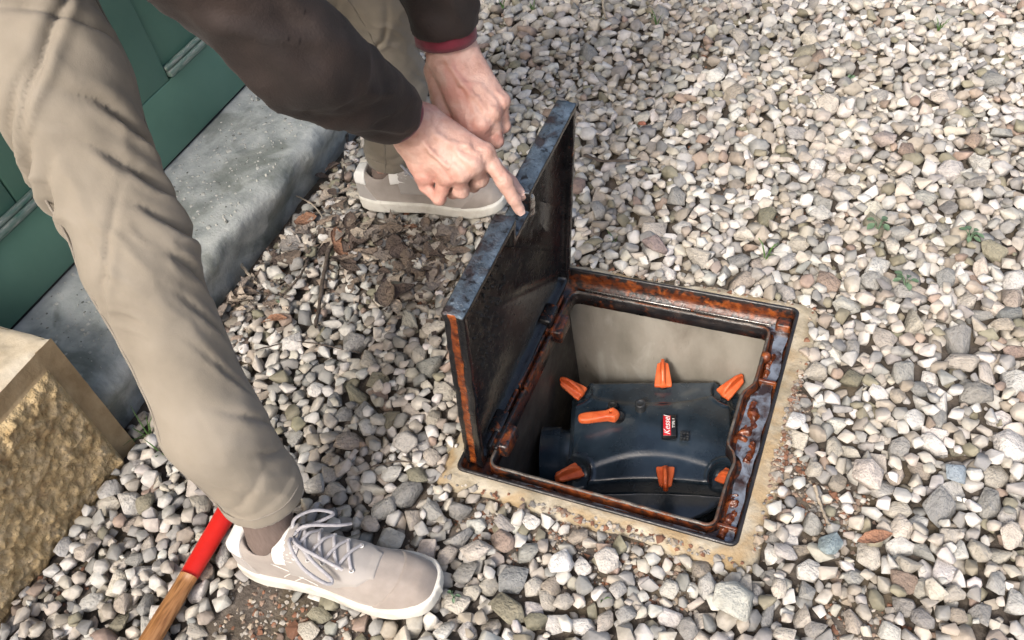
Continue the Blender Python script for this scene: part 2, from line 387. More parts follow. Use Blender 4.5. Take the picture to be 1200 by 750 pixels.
# ================================================================== house: wall, ledge block, door, doorstep
DX = -.82                       # door face
SY0, SY1, SXE, SZ = -.098, 1.0, -.583, .105
# doorstep
nx_, ny_ = 26, 110
xs = np.linspace(DX - .06, SXE, nx_); ys = np.linspace(SY0, SY1, ny_)
prof = [(x, 0.0) for x in xs] + [(SXE + .006, -.008), (SXE + .010, -.02), (SXE + .008, -.04), (SXE - .004, -.065), (SXE - .012, -.09), (SXE - .018, -.15)]
P = np.array([[(px_, y, SZ + pz) for px_, pz in prof] for y in ys])
nn = fbm(P.reshape(-1, 3), 14, 3).reshape(P.shape[:2]); n2 = fbm(P.reshape(-1, 3), 60, 2, 4).reshape(P.shape[:2])
ed = np.clip((P[..., 0] - (SXE - .035)) / .035, 0, 1)
P[..., 2] += .0012 * nn + .0006 * n2 - ed * (.004 + .004 * nn) * (P[..., 2] > SZ - .01)
P[..., 0] += (ed > .5) * (.007 * nn + .003 * n2)
m = len(prof); V = P.reshape(-1, 3)
F = np.array([[i * m + k, i * m + k + 1, (i + 1) * m + k + 1, (i + 1) * m + k] for i in range(ny_ - 1) for k in range(m - 1)])
F = F[:, :]
part('doorstep', V, F, MAT['step'], label='worn grey concrete doorstep below the green door', cat='doorstep')
STEP = bpy.data.objects['doorstep']
def chips(parent, n, xr, yr, z, rr, m, seed):
    rg = np.random.default_rng(seed); Vv, Ff, nv_ = [], [], 0
    for _ in range(n):
        x, y = rg.uniform(*xr), rg.uniform(*yr); r = rg.lognormal(math.log(rr), .45); a0 = rg.uniform(0, 6.28); k = 6; e = rg.uniform(.45, 1)
        ring_ = [(r * math.cos(a0 + 6.283 * i / k) * rg.uniform(.7, 1.1), r * e * math.sin(a0 + 6.283 * i / k) * rg.uniform(.7, 1.1)) for i in range(k)]
        c_, s_ = math.cos(a0 * 3), math.sin(a0 * 3)
        for sc2, dz in ((1, -.003), (.9, .0009), (.45, .0015)):
            for p_ in ring_: Vv.append((x + sc2 * (p_[0] * c_ - p_[1] * s_), y + sc2 * (p_[0] * s_ + p_[1] * c_), z + dz))
        for l in (0, 1):
            for i in range(k): Ff.append([nv_ + l * k + i, nv_ + l * k + (i + 1) % k, nv_ + (l + 1) * k + (i + 1) % k, nv_ + (l + 1) * k + i])
        Ff.append([nv_ + 2 * k + i for i in range(k)]); nv_ += 3 * k
    part('aggregate', Vv, Ff, MAT[m], parent, kind='stuff')
chips(STEP, 600, (DX + .01, SXE - .012), (SY0 + .01, SY1 - .02), SZ, .0026, 'chip', 1)
chips(STEP, 160, (DX + .01, SXE - .012), (SY0 + .01, SY1 - .02), SZ, .002, 'chip_dark', 2)
# ledge block (rough-faced plinth with a smooth margin)
BX, BY1, BZ = -.557, -.104, .252
blk = empty('wall_plinth', (BX - .15, BY1 - .6, 0), 'ochre rough-faced plinth block beside the doorstep', 'plinth')
yy = np.concatenate([np.linspace(BY1 - 1.4, BY1 - .72, 60), np.linspace(BY1 - .715, BY1, 260)]); zz = np.linspace(-.06, BZ, 110)
Yg, Zg = np.meshgrid(yy, zz, indexing='ij')
pp = np.stack([np.zeros_like(Yg), Yg, Zg], -1).reshape(-1, 3)
dm = np.minimum.reduce([BY1 - Yg, BZ - Zg])
boss = np.clip((dm - .030) / .016, 0, 1); boss = boss * boss * (3 - 2 * boss)
rough_ = (vn(pp, 30, 3).reshape(Yg.shape) * .004 + fbm(pp, 105, 3).reshape(Yg.shape) * .0055 + np.abs(vn(pp, 130, 3)).reshape(Yg.shape) * .003)
Xg = BX + boss * (.012 + rough_) + (1 - boss) * .0008 * vn(pp, 60, 8).reshape(Yg.shape)
V = np.stack([Xg, Yg, Zg], -1).reshape(-1, 3); n = len(zz)
F = np.array([[i * n + k, (i + 1) * n + k, (i + 1) * n + k + 1, i * n + k + 1] for i in range(len(yy) - 1) for k in range(n - 1)])
bmk = boss.reshape(-1)
fb = bmk[F].mean(1) > .12
part('rough_face', V, F[fb], MAT['render'], blk)
part('smooth_margin', V, F[~fb], MAT['render_flat'], blk)
Vt, Ft = box(BX - .32, BX, BY1 - 1.4, BY1, -.06, BZ, .006, 2)
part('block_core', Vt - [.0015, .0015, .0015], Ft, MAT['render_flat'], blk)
xs = np.linspace(BX - .33, BX - .001, 60); ys = np.linspace(BY1 - 1.4, BY1 - .001, 200)
Xg, Yg = np.meshgrid(xs, ys, indexing='ij'); pp = np.stack([Xg, Yg, 0 * Xg], -1)
Zg = BZ + .001 + .002 * vn(pp, 50, 2) + .0015 * vn(pp, 110, 5); ed = np.minimum(BX - Xg, BY1 - Yg); Zg -= .006 * np.clip(1 - ed / .012, 0, 1) ** 2
n = len(ys); V = np.stack([Xg, Yg, Zg], -1).reshape(-1, 3)
F = np.array([[i * n + k, (i + 1) * n + k, (i + 1) * n + k + 1, i * n + k + 1] for i in range(len(xs) - 1) for k in range(n - 1)])
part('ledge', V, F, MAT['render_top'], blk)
# house wall beside and above the door
hw = empty('house_wall', (-1.0, .5, 0), 'cream rendered house wall around the green door', 'wall')
for (y0, y1, z0, z1) in ((-1.5, BY1 - .001, BZ - .02, 2.9), (SY1 + .001, 3.3, -.06, 2.9), (BY1, SY1, 2.2, 2.9)):
    Vt, Ft = box(-1.12, -.795, y0, y1, z0, z1, .004); part('wall_panel', Vt, Ft, MAT['wall'], hw)
# door
dr = empty('panelled_door', (DX - .02, .5, SZ), 'dark green painted panelled door above the doorstep', 'door')
def dbox(name, y0, y1, z0, z1, x1, x0=DX - .045, m='door', b=.003, par=None):
    Vt, Ft = box(x0, x1, y0, y1, z0, z1, b); return part(name, Vt, Ft, MAT[m], par or dr)
D0, D1, DZ = BY1 + .004, SY1 - .004, SZ + .006
dbox('bottom_rail', D0, D1, DZ, .245, DX)
dbox('top_rail', D0, D1, 1.95, 2.19, DX)
for y0, y1 in ((D0, D0 + .085), (.375, .525), (D1 - .09, D1)):
    dbox('stile', y0, y1, .2452, 1.9498, DX)
for p0, p1, grooves in ((D0 + .0855, .3745, (.12, .245)), (.5255, D1 - .0905, (.665, .80, .93))):
    ed_ = [p0, *grooves, p1]
    for i in range(len(ed_) - 1):
        dbox('panel_board', ed_[i] + .0012, ed_[i + 1] - .0012, .2452, 1.9498, DX - .008, b=.0035)
    dbox('panel_backing', p0 + .001, p1 - .001, .246, 1.949, DX - .022, m='rubber', b=0)
    q = dbox('moulding', p0 + .001, p1 - .001, .249, .262, DX + .010, x0=DX - .0075, m='door_edge', b=.0035)
    dbox('moulding_bead', p0 + .001, p1 - .001, .2625, .272, DX + .004, x0=DX - .0075, m='door_edge', b=.003, par=q)
dbox('weather_seal', D0, D1, SZ - .004, DZ - .0005, DX - .004, m='rubber', b=0)

# ================================================================== chamber: mortar surround, walls
sur = empty('chamber_surround', (.21, .22, -.03), 'yellowish mortar collar cast round the iron frame', 'surround')
def rrect(x0, x1, y0, y1, r, per=40, cor=6):
    pts = []
    for (cx_, cy_, a0, (sx, sy), (ex, ey)) in (
        (x1 - r, y0 + r, -90, (x0 + r, y0), (x1 - r, y0)), (x1 - r, y1 - r, 0, (x1, y0 + r), (x1, y1 - r)),
        (x0 + r, y1 - r, 90, (x1 - r, y1), (x0 + r, y1)), (x0 + r, y0 + r, 180, (x0, y1 - r), (x0, y0 + r))):
        for t in np.linspace(0, 1, per, endpoint=False): pts.append((sx + (ex - sx) * t, sy + (ey - sy) * t))
        for k in range(cor):
            a = R(a0 + 90 * k / cor); pts.append((cx_ + r * math.cos(a), cy_ + r * math.sin(a)))
    return np.array(pts)
FX1, FY1 = .425, .448
def lp(p, z): return np.concatenate([p, np.full((len(p), 1), z) if np.isscalar(z) else np.asarray(z)[:, None]], 1)
inn = rrect(0, FX1, 0, FY1, .012)
cen = np.array([.21, .22]); out = rrect(-.022, FX1 + .029, -.024, FY1 + .014, .02)
wob = vn2(out[:, 0], out[:, 1], 14, 3); wob2 = vn2(out[:, 0], out[:, 1], 45, 4)
dirv = (out - cen) / np.linalg.norm(out - cen, axis=1)[:, None]
out = out + dirv * (.007 * wob + .003 * wob2)[:, None]
lps = []
for t in np.linspace(0, 1, 9):
    q = inn + (out - inn) * t; zz_ = -.002 - .004 * t * t + .0018 * vn2(q[:, 0], q[:, 1], 40, 6) * min(1, 4 * t) + .0012 * vn2(q[:, 0], q[:, 1], 110, 7) * min(1, 4 * t)
    lps.append(lp(q, zz_))
lps.append(lp(out + dirv * .004, -.016)); lps.append(lp(out + dirv * .006, -.06))
V, F = loops_mesh(lps); part('mortar_collar', V, np.array(F), MAT['surround'], sur)
PX0, PX1, PY0, PY1, PZ0, PZ1 = .018, .409, .016, .436, -.52, -.0415
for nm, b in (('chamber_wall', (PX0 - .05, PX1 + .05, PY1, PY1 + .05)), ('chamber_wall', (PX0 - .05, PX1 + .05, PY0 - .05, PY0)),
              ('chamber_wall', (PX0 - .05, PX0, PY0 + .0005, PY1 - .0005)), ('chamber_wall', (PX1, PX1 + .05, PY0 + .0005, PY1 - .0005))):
    Vt, Ft = box(*b, PZ0, PZ1, .004, 2); part(nm, Vt, Ft, MAT['pit_shade' if b[1] == PX0 else 'pit'], sur)  # left wall takes the concrete with painted shade
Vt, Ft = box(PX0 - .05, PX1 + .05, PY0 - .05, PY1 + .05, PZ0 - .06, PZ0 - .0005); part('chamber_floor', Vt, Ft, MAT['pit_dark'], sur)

# ================================================================== iron frame
fr = empty('access_frame', (.21, .22, -.03), 'rusty wet cast iron frame set in the mortar collar', 'frame')
oi = lambda d, r: rrect(d, FX1 - d, d, FY1 - d, max(r, .004))
nzp = lambda q: .0006 * vn2(q[:, 0], q[:, 1], 70, 9)[:, None]
LX0, LX1, LY0, LY1 = .040, .389, .026, .408     # inner lip
def lipshape(d):
    q = rrect(LX0 + d, LX1 - d, LY0 + d, LY1 - d, .016 - min(d, .01))
    on = np.clip((q[:, 0] - (LX1 - .05)) / .03, 0, 1)
    b = np.clip((q[:, 1] - .150) / .02, 0, 1) * np.clip((.292 - q[:, 1]) / .03, 0, 1); b = b * b * (3 - 2 * b)
    q = q.copy(); q[:, 0] -= on * (.014 * b) - on * .003 * np.exp(-((q[:, 1] - .135) / .014) ** 2)
    return q
lps = [lp(oi(.0, .012), -.05), lp(oi(0, .012), -.001), lp(oi(.001, .012), .0015), lp(oi(.0045, .010), .0018), lp(oi(.006, .009), -.0005), lp(oi(.0065, .008), -.015), lp(oi(.0072, .007), -.031),
       lp(lipshape(-.002), -.034)]
V, F = loops_mesh(lps); nP = len(lps[0])
o = part('outer_rim', V, np.array(F)[:, ::-1], MAT['iron'], fr)
rv = np.zeros(len(V)); ring = np.repeat(np.arange(len(lps)), nP)
rv[ring == 5] = .62; rv[ring == 6] = .45; rv[ring == 7] = .35; rv[ring == 4] = .25
rv += .15 * vn(V, 30, 3); set_attr(o, 'rust', rv)
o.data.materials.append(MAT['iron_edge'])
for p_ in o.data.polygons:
    if p_.normal.z > .6 and p_.center.z > -.03: p_.material_index = 1  # upward faces get the painted sky tint
lps = [lp(lipshape(-.002), -.034), lp(lipshape(-.0005), -.014), lp(lipshape(.001), -.0122), lp(lipshape(.004), -.0122), lp(lipshape(.0055), -.014), lp(lipshape(.0062), -.0395), lp(lipshape(.003), -.040)]
V, F = loops_mesh(lps); V = V + .0004 * vn(V, 120, 4)[:, None]
o = part('inner_lip', V, np.array(F)[:, ::-1], MAT['iron'], fr)
ring = np.repeat(np.arange(len(lps)), nP); rv = np.where(ring == 1, .55, np.where(ring == 0, .5, np.where(ring >= 5, .3, .1))) + .25 * vn(V, 28, 6); set_attr(o, 'rust', rv)
lps = [lp(lipshape(.0006), -.0117), lp(lipshape(.0014), -.0108), lp(lipshape(.0038), -.0108), lp(lipshape(.0046), -.0117)]
V, F = loops_mesh(lps); V[:, 2] += .0005 * vn(V, 90, 4); part('worn_lip_edge', V, np.array(F)[:, ::-1], MAT['iron_lip'], fr)
Vt, Ft = box(-.002, .43, -.002, .452, -.0605, -.0475)   # bearing flange as four bars
for b in ((.0, .425, .0, LY0 + .004), (.0, .425, LY1 - .004, FY1), (.0, LX0 + .004, LY0 + .0045, LY1 - .0045), (LX1 - .001, .425, LY0 + .0045, LY1 - .0045)):
    Vt, Ft = box(b[0] + .001, b[1] - .001, b[2] + .001, b[3] - .001, -.0405, -.0355, .0015); o = part('bearing_bar', Vt, Ft, MAT['iron'], fr); set_attr(o, 'rust', np.full(len(Vt), .45))
# rust sludge in the groove
def sludge(name, path, hw_, hgt, z, seed, f=70):
    path = np.asarray(path, float); L = 90; pts = spline([(*p, 0) for p in path], L)[:, :2]
    T = np.gradient(pts, axis=0); T /= np.linalg.norm(T, axis=1)[:, None]; Nn = np.stack([-T[:, 1], T[:, 0]], -1)
    s = np.linspace(-1, 1, 9); G = pts[:, None] + Nn[:, None] * (s[None, :, None] * hw_)
    endf = np.clip(np.minimum(np.arange(L), L - 1 - np.arange(L)) / 4, 0, 1)[:, None]
    q = np.concatenate([G, np.zeros((*G.shape[:2], 1))], -1)
    nz_ = np.abs(vn(q, f, seed)) * .8 + .5 * vn(q, f * 2.2, seed + 1)
    zz_ = z + endf * (1 - np.abs(s[None]) ** 3) * hgt * (.62 + .28 * vn(q, f, seed) + .22 * vn(q, f * 2.3, seed + 1) + .12 * vn(q, f * 5, seed + 2))
    q[..., 2] = zz_; q[..., :2] += (.0025 * vn(q, 60, seed + 3))[..., None]
    Vv = q.reshape(-1, 3); Ff = np.array([[i * 9 + k, (i + 1) * 9 + k, (i + 1) * 9 + k + 1, i * 9 + k + 1] for i in range(L - 1) for k in range(8)])
    part(name, Vv, Ff[:, ::-1], MAT['sludge'], fr)
sludge('rust_sludge', [(.07, .0145), (.2, .016), (.32, .0155), (.40, .015)], .0085, .016, -.035, 2)
sludge('rust_sludge', [(.398, .018), (.403, .06), (.401, .095)], .010, .02, -.034, 5)
sludge('rust_sludge', [(.386, .185), (.394, .21), (.397, .235), (.39, .262)], .014, .020, -.034, 9, 60)
sludge('rust_sludge', [(.396, .31), (.398, .345), (.400, .36)], .007, .020, -.034, 12)
sludge('rust_sludge', [(.405, .15), (.407, .17), (.406, .19)], .008, .022, -.034, 15)
# water standing in the right-hand groove
ys = np.linspace(.016, .425, 60); Vv, Ff = [], []
for i, y in enumerate(ys):
    l = float(lipshape(-.0015)[np.argmin((lipshape(-.0015)[:, 1] - y) ** 2 + (lipshape(-.0015)[:, 0] < .3) * 9), 0]) + .001
    for k in range(4): Vv.append((l + .005 + .003 * float(vn2(np.array(y), np.array(.1), 40, 2)) + (.4178 - l - .008 - .003 * float(vn2(np.array(y), np.array(.5), 40, 4))) * k / 3, y, -.0245))
Ff = np.array([[i * 4 + k, i * 4 + k + 1, (i + 1) * 4 + k + 1, (i + 1) * 4 + k] for i in range(59) for k in range(3)])
part('standing_water', Vv, Ff, MAT['water'], fr)
Vv = [(x, y, -.0275) for x in np.linspace(.05, .40, 20) for y in (.0085, .0235)]
part('standing_water', Vv, np.array([[i * 2, i * 2 + 2, i * 2 + 3, i * 2 + 1] for i in range(19)]), MAT['water'], fr)
# back groove: steel seal strip in two lengths, corner lug
for x0, x1 in ((.06, .25), (.255, .385)):
    Vt, Ft = box(x0, x1, .4205, .4235, -.030, -.0215, .001); part('seal_strip', Vt, Ft, MAT['steel'], fr)
Vt, Ft = box(.045, .39, .4245, .4255, -.032, -.026, .0); o = part('groove_band', Vt, Ft, MAT['iron'], fr); set_attr(o, 'rust', np.full(len(Vt), .8))
Vt, Ft = box(.392, .4165, .413, .434, -.034, -.010, .004, 3); o = part('corner_lug', Vt, Ft, MAT['iron'], fr); set_attr(o, 'rust', .45 + .3 * vn(Vt, 80))
for yq in (.035, .30):                                                     # cast ribs crossing the right groove
    Vt, Ft = box(.389, .417, yq, yq + .006, -.036, -.018, .002); o = part('groove_rib', Vt, Ft, MAT['iron'], fr); set_attr(o, 'rust', np.full(len(Vt), .6))
Vt, Ft = bm_out((lambda b: (bmesh.ops.create_uvsphere(b, u_segments=12, v_segments=8, radius=.009), b)[1])(bmesh.new()))
o = part('cast_boss', Vt * [1, 1, 1.2] + [.3915, .348, -.018], Ft, MAT['iron'], fr); set_attr(o, 'rust', np.full(len(Vt), .7))
# hinge bars along the left side
for x0, x1, z0, z1, mm in ((.0405, .0465, -.03, -.004, 'iron'), (.030, .036, -.033, -.003, 'iron')):
    for y0, y1 in ((.055, .17), (.178, .29), (.298, .385)):
        Vt, Ft = box(x0, x1, y0, y1, z0, z1, .0015); o = part('hinge_bar', Vt, Ft, MAT[mm], fr); set_attr(o, 'rust', .42 + .3 * vn(Vt, 60, 3))
for y0 in (.06, .30):
    Vt, Ft = box(.026, .060, y0, y0 + .045, -.034, -.006, .004); o = part('hinge_knuckle', Vt, Ft, MAT['iron'], fr); set_attr(o, 'rust', np.full(len(Vt), .45))

# ================================================================== lid
LT = R(9.0); LN = np.array([math.cos(LT), 0, -math.sin(LT)]); LU = np.array([math.sin(LT), 0, math.cos(LT)]); LO = np.array([.033, 0, -.012])
S0, S1, TH, LTH = .012, .405, .402, .030
NS0, NS1, ND = .178, .222, .034
lid = empty('iron_lid', (.02, .2, 0), 'open black cast iron lid standing up on its hinge', 'lid')
SK = R(4.4); SKC, SKS = math.cos(SK), math.sin(SK)
def L3(n, s, t):
    a, b = s - .21, t - .19          # the lid sits slightly skewed on its hinge
    return LO + LN * n + np.array([0, 1, 0]) * (.21 + a * SKC - b * SKS) + LU * (.19 + a * SKS + b * SKC)
def outl(d):   # rectilinear outline with the notch in the free edge, inset by d
    c = [(S0 + d, d), (S1 - d, d), (S1 - d, TH - d), (NS1 + d, TH - d), (NS1 + d, TH - ND - d), (NS0 - d, TH - ND - d), (NS0 - d, TH - d), (S0 + d, TH - d)]
    cnt = [60, 60, 30, 10, 14, 10, 24, 60]; out = []
    for i in range(8):
        a, b = np.array(c[i]), np.array(c[(i + 1) % 8])
        for t in np.linspace(0, 1, cnt[i], endpoint=False): out.append(a + (b - a) * t)
    return np.array(out)
prof = [(-LTH, .004), (-LTH + .0015, .001), (-LTH + .003, 0), (-.0225, .0005), (-.0205, .0025), (-.0115, .0025), (-.0095, .0005), (-.0025, 0), (-.0008, .0008), (0, .0025), (0, .0085), (-.001, .0105), (-.006, .012), (-.0165, .013)]
lps = []
for nn_, d in prof:
    q = outl(d if d < .0024 or d > .0026 or nn_ > -.005 else 0.0)
    if -.0225 < nn_ < -.0095: q[:, 0] += .0028 * (np.abs(q[:, 0] - S0) < .001)
    lps.append(np.array([L3(nn_, s, t) for s, t in q]))
V, F = loops_mesh(lps); no = len(lps[0])
F = [f for f in F] + [list(range(no))[::-1], [(len(lps) - 1) * no + k for k in range(no)]]
V = V + (.0009 * fbm(V, 60, 2, 3)[:, None] + .0004 * vn(V, 200, 8)[:, None]) * 1.0
o = part('lid_plate', V, F, MAT['iron_lid'], lid)
ring = np.repeat(np.arange(len(prof)), no); _q = np.concatenate([np.stack([outl(d)[:, 0], outl(d)[:, 1]], -1) for _, d in prof]); s_ = _q[:, 0]; tt = _q[:, 1]
fe = (np.abs(s_ - S0) < .004).astype(float); be = (np.abs(s_ - S1) < .012).astype(float)
top = (tt > TH - .045)
rv = np.where((ring >= 4) & (ring <= 5), .85, -.25) * fe * np.clip(1.1 - .35 * vn(V, 25, 2), 0, 1.3) + be * .2 + .12 * top * (ring < 3) + .3 * ((np.abs(tt - (TH - ND)) < .02) & (s_ > NS0 - .01) & (s_ < NS1 + .01))
rv += np.clip(vn(V, 35, 4) - .3, 0, 1) * .45
set_attr(o, 'rust', rv)
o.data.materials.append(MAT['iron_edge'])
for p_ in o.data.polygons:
    if p_.normal.dot(Vector(LU)) > .75 and (np.array(p_.center) + root_loc(lid) - LO) @ LU > .3: p_.material_index = 1  # free edge facing up gets the painted sky tint
bmt = bmesh.new()
for _ in range(150):
    s, t = random.uniform(NS0 - .12, NS0 + .02), random.uniform(.19, TH - .035)
    if abs((s - .10) * 4) + abs(t - .29) > .3: continue
    p = L3(-.0165, s, t); mtx = Matrix.Translation(p) @ Matrix.Diagonal((1, 1, 1, 1))
    bmesh.ops.create_icosphere(bmt, subdivisions=1, radius=random.uniform(.0014, .0026), matrix=mtx)
Vt, Ft = bm_out(bmt); o = part('drip_beads', Vt, Ft, MAT['iron_lid'], lid, kind='stuff'); set_attr(o, 'rust', np.zeros(len(Vt)))
V, F = nets(lambda Q: smin(rcone(Q, L3(-.004, NS1 + .012, TH - .02), L3(-.004, NS1 + .009, TH - .044), .0065, .0075), rcone(Q, L3(-.012, NS1 + .01, TH - .03), L3(-.004, NS1 + .01, TH - .03), .006, .006), .004) + .0008 * vn(Q, 260, 3),
            L3(-.02, NS1 - .01, TH - .065) - .012, L3(.01, NS1 + .03, TH) + .012, .0013)
part('lock_lug', V, F, MAT['steel'], lid)
for yv in (.09, .31):   # hinge ears of the lid
    Vt, Ft = box(-.016, .006, yv - .02, yv + .02, -.018, .02, .004); Vw = np.array([L3(a, b, c) for a, b, c in Vt]); o = part('hinge_ear', Vw, Ft, MAT['iron_lid'], lid); set_attr(o, 'rust', np.full(len(Vw), .3))

# ================================================================== backwater valve in the pit
VA = R(16.5); VC = np.array([.217, .279]); VZ = -.192
vca, vsa = math.cos(VA), math.sin(VA)
def V3(x, y, z): return np.array([VC[0] + x * vca - y * vsa, VC[1] + x * vsa + y * vca, VZ + z])
def vloc(Q):
    x = Q[:, 0] - VC[0]; y = Q[:, 1] - VC[1]; return np.stack([x * vca + y * vsa, -x * vsa + y * vca, Q[:, 2] - VZ], -1).astype(np.float32)
val = empty('backwater_valve', (VC[0], VC[1], VZ - .1), 'black plastic drain valve cover with orange clips inside the chamber', 'valve')
CL = [(-.138, .092, 150), (.022, .104, 90), (.138, .090, 40), (-.134, -.086, 215), (.024, -.098, 270), (.126, -.094, -40)]
def valve_sdf(Q):
    x, y, z = Q[:, 0], Q[:, 1], Q[:, 2]
    hx = .152 + .012 * (x > 0) - .006 * (1 - (y / .11) ** 2)
    d2 = smax(np.abs(x) - hx, np.abs(y) - (.108 + .010 * (y > 0) - .008 * (1 - np.clip(np.abs(x) / .14, 0, 1) ** 2)), .02)
    ztop = .0 - .012 * (np.abs(x) / .15) ** 2 - .005 * (y / .11) ** 2
    ph = .052 + .040 * (np.clip(np.abs(x) / .14, 0, 1.2)) ** 2
    e = np.clip((ph - np.abs(y)) / .014 + .5, 0, 1); ztop = ztop + .0045 * e * e * (3 - 2 * e)
    rid = np.exp(-((np.abs(y) - ph - .001) / .0035) ** 2); ztop = ztop + .0004 * rid
    ex = np.clip((np.abs(x) - .136) / .008, 0, 1); ztop = ztop - .012 * ex
    for cx_, cy_, a in CL:
        if abs(cx_) > .1:
            r_ = np.hypot(x - cx_ * 1.02, y - cy_ * 1.0); pk = np.clip((.034 - r_) / .006, 0, 1); ztop = ztop - .016 * pk * pk * (3 - 2 * pk)
            ztop = ztop + .002 * np.exp(-((r_ - .037) / .003) ** 2)
    ztop = ztop + .006 * np.exp(-(((x + .02) ** 2 + (y) ** 2) / .05 ** 2))
    r_ = np.hypot(x + .068, y - .045); ztop = ztop - .006 * np.clip((.011 - r_) / .003, 0, 1)
    r_ = np.hypot(x + .105, y - .03); ztop = ztop - .006 * np.clip((.012 - r_) / .003, 0, 1)
    rb = np.maximum(np.abs(x - .032) - .0125, np.abs(y + .003) - .023); ztop = ztop - .003 * np.clip(-rb / .0015, 0, 1)
    top = smax(d2, (z - ztop), .008); top = np.maximum(top, -.055 - z)
    body = smax(ellip(Q, (0, -.01, -.085), (.158, .150, .06)), z + .062, .006)
    fl = smax(np.hypot(x / 1.12, (y + .015)) - .145, np.abs(z + .056) - .006, .003)
    return np.minimum(np.minimum(top, smin(body, top, .01)), fl)
lo = (-.19, -.17, -.16); hi = (.19, .17, .035)
V, F = nets(lambda Q: valve_sdf(Q), lo, hi, .0024)
V = np.stack([VC[0] + V[:, 0] * vca - V[:, 1] * vsa, VC[1] + V[:, 0] * vsa + V[:, 1] * vca, V[:, 2] + VZ], -1)
cover = part('cover', V, F, MAT['plastic'], val)
# pipe sockets on both ends
for sx in (-1, 1):
    path = [V3(sx * .12, -.01, -.085), V3(sx * .165, -.01, -.085), V3(sx * .166, -.01, -.085), V3(sx * .20, -.01, -.085)]
    Vt, Ft = tube(path, [.056, .056, .062, .062], 40); part('pipe_socket', Vt, Ft, MAT['plastic'], val)
# screw cap, pockets, label
def disc(cx_, cy_, z0, z1, r, nm, m, par):
    k = 28; Vv = []
    for (rr, zz_) in ((r, z0), (r, z1 - .0012), (r - .0014, z1), (r * .62, z1), (r * .58, z1 - .0006), (.0005, z1 - .0006)):
        for i in range(k):
            a = 2 * math.pi * i / k; Vv.append(V3(cx_ + rr * math.cos(a), cy_ + rr * math.sin(a), zz_))
    Ff = [[i * k + j, i * k + (j + 1) % k, (i + 1) * k + (j + 1) % k, (i + 1) * k + j] for i in range(5) for j in range(k)]
    return part(nm, Vv, np.array(Ff), MAT[m], par)
disc(-.018, .038, .004, .026, .0095, 'test_plug', 'plastic2', val)
disc(-.068, .045, .0, .0125, .0085, 'pocket_cap', 'rubber', val); disc(-.105, .03, -.004, .0045, .009, 'pocket_cap', 'rubber', val)
def vbox(nm, x0, x1, y0, y1, z0, z1, m, par, b=.0008):
    Vt, Ft = box(x0, x1, y0, y1, z0, z1, b); return part(nm, np.array([V3(*p) for p in Vt]), Ft, MAT[m], par)
plate = vbox('nameplate', .0205, .0435, -.025, .019, .006, .0158, 'label_black', val)
LZ = .0161
vbox('red_field', .0215, .0345, -.0238, .0178, .0150, LZ, 'label_red', plate, .0003)
def text(nm, s, cx_, cy_, size, rot, m, par, z, shear=0.0, ext=.0002):
    cu = bpy.data.curves.new(nm, 'FONT'); cu.body = s; cu.size = size; cu.extrude = ext; cu.align_x = 'CENTER'; cu.align_y = 'CENTER'; cu.shear = shear; cu.resolution_u = 4
    ob = bpy.data.objects.new('text_tmp', cu); C.objects.link(ob); bpy.context.view_layer.update()
    me = bpy.data.meshes.new_from_object(ob.evaluated_get(bpy.context.evaluated_depsgraph_get()))
    Vt = np.array([v.co[:] for v in me.vertices]); Ft = [list(p.vertices) for p in me.polygons]
    bpy.data.objects.remove(ob); bpy.data.curves.remove(cu); bpy.data.meshes.remove(me)
    c_, s_ = math.cos(rot), math.sin(rot)
    Vw = np.array([V3(cx_ + a * c_ - b * s_, cy_ + a * s_ + b * c_, z + d) for a, b, d in Vt])
    return part(nm, Vw, Ft, MAT[m], par, smooth=False)
text('name_lettering', 'Kessel', .0282, -.003, .0152, R(90), 'label_white', plate, LZ + .0003, .35)
text('type_lettering', 'TYPE 1', .0392, .002, .0068, R(90), 'label_white', plate, LZ)
# small moulded square with marks
for i in range(3):
    for j in range(3):
        if (i, j) != (1, 1): vbox('moulded_mark', .050 + i * .0052, .0542 + i * .0052, -.030 + j * .0052, -.0258 + j * .0052, .008, .0166 - .0012 * i, 'plastic2', val, .0004)
# orange clips
def clip_sdf(Q):     # x: outward, wide saddle at x=0, tip at x=.036
    x, y, z = Q[:, 0], Q[:, 1], Q[:, 2]
    wdt = np.interp(x, [0, .006, .03, .036], [.0112, .0110, .0078, .0066])
    zc = .003 + .16 * np.clip(x, 0, 1)
    base = smax(np.abs(y) - wdt, np.abs(z - zc) - .0028, .0016); base = smax(base, -x - .001, .0016); base = smax(base, x - .035, .003)
    top = np.interp(x, [-.004, .002, .014, .026, .036, .042], [.003, .012, .0195, .021, .017, .010])
    fin = smax(np.abs(y) - np.interp(z, [0, .02], [.0034, .0021]), z - top, .002); fin = smax(fin, -(z - .001), .002); fin = smax(smax(fin, -x - .002, .002), x - .039, .003)
    return smin(base, fin, .0022)
Vc, Fc = nets(clip_sdf, (-.006, -.016, -.012), (.05, .016, .036), .0011); Vc = relax(Vc, Fc, 1, .3)
for i, (cx_, cy_, a) in enumerate(CL):
    a = R(a); tl = .12; Vw = np.array([[p[0] * 1.25 - .014, p[1] * 1.4, p[2] * 1.35] for p in Vc])
    r_ = math.hypot(cx_, cy_); zb = (-.012 if abs(cx_) > .1 else .004)
    Vw2 = np.array([V3(cx_ + p[0] * math.cos(a) - p[1] * math.sin(a), cy_ + p[0] * math.sin(a) + p[1] * math.cos(a), zb + p[2] + .10 * p[0]) for p in Vw])
    k = part('clip_lever', Vw2, Fc, MAT['orange'], val)
    Vt, Ft = tube([V3(cx_ - .006 * math.cos(a), cy_ - .006 * math.sin(a), zb - .02), V3(cx_ - .006 * math.cos(a), cy_ - .006 * math.sin(a), zb + .001)], .009, 16)
    part('clip_pivot', Vt, Ft, MAT['plastic2'], k)
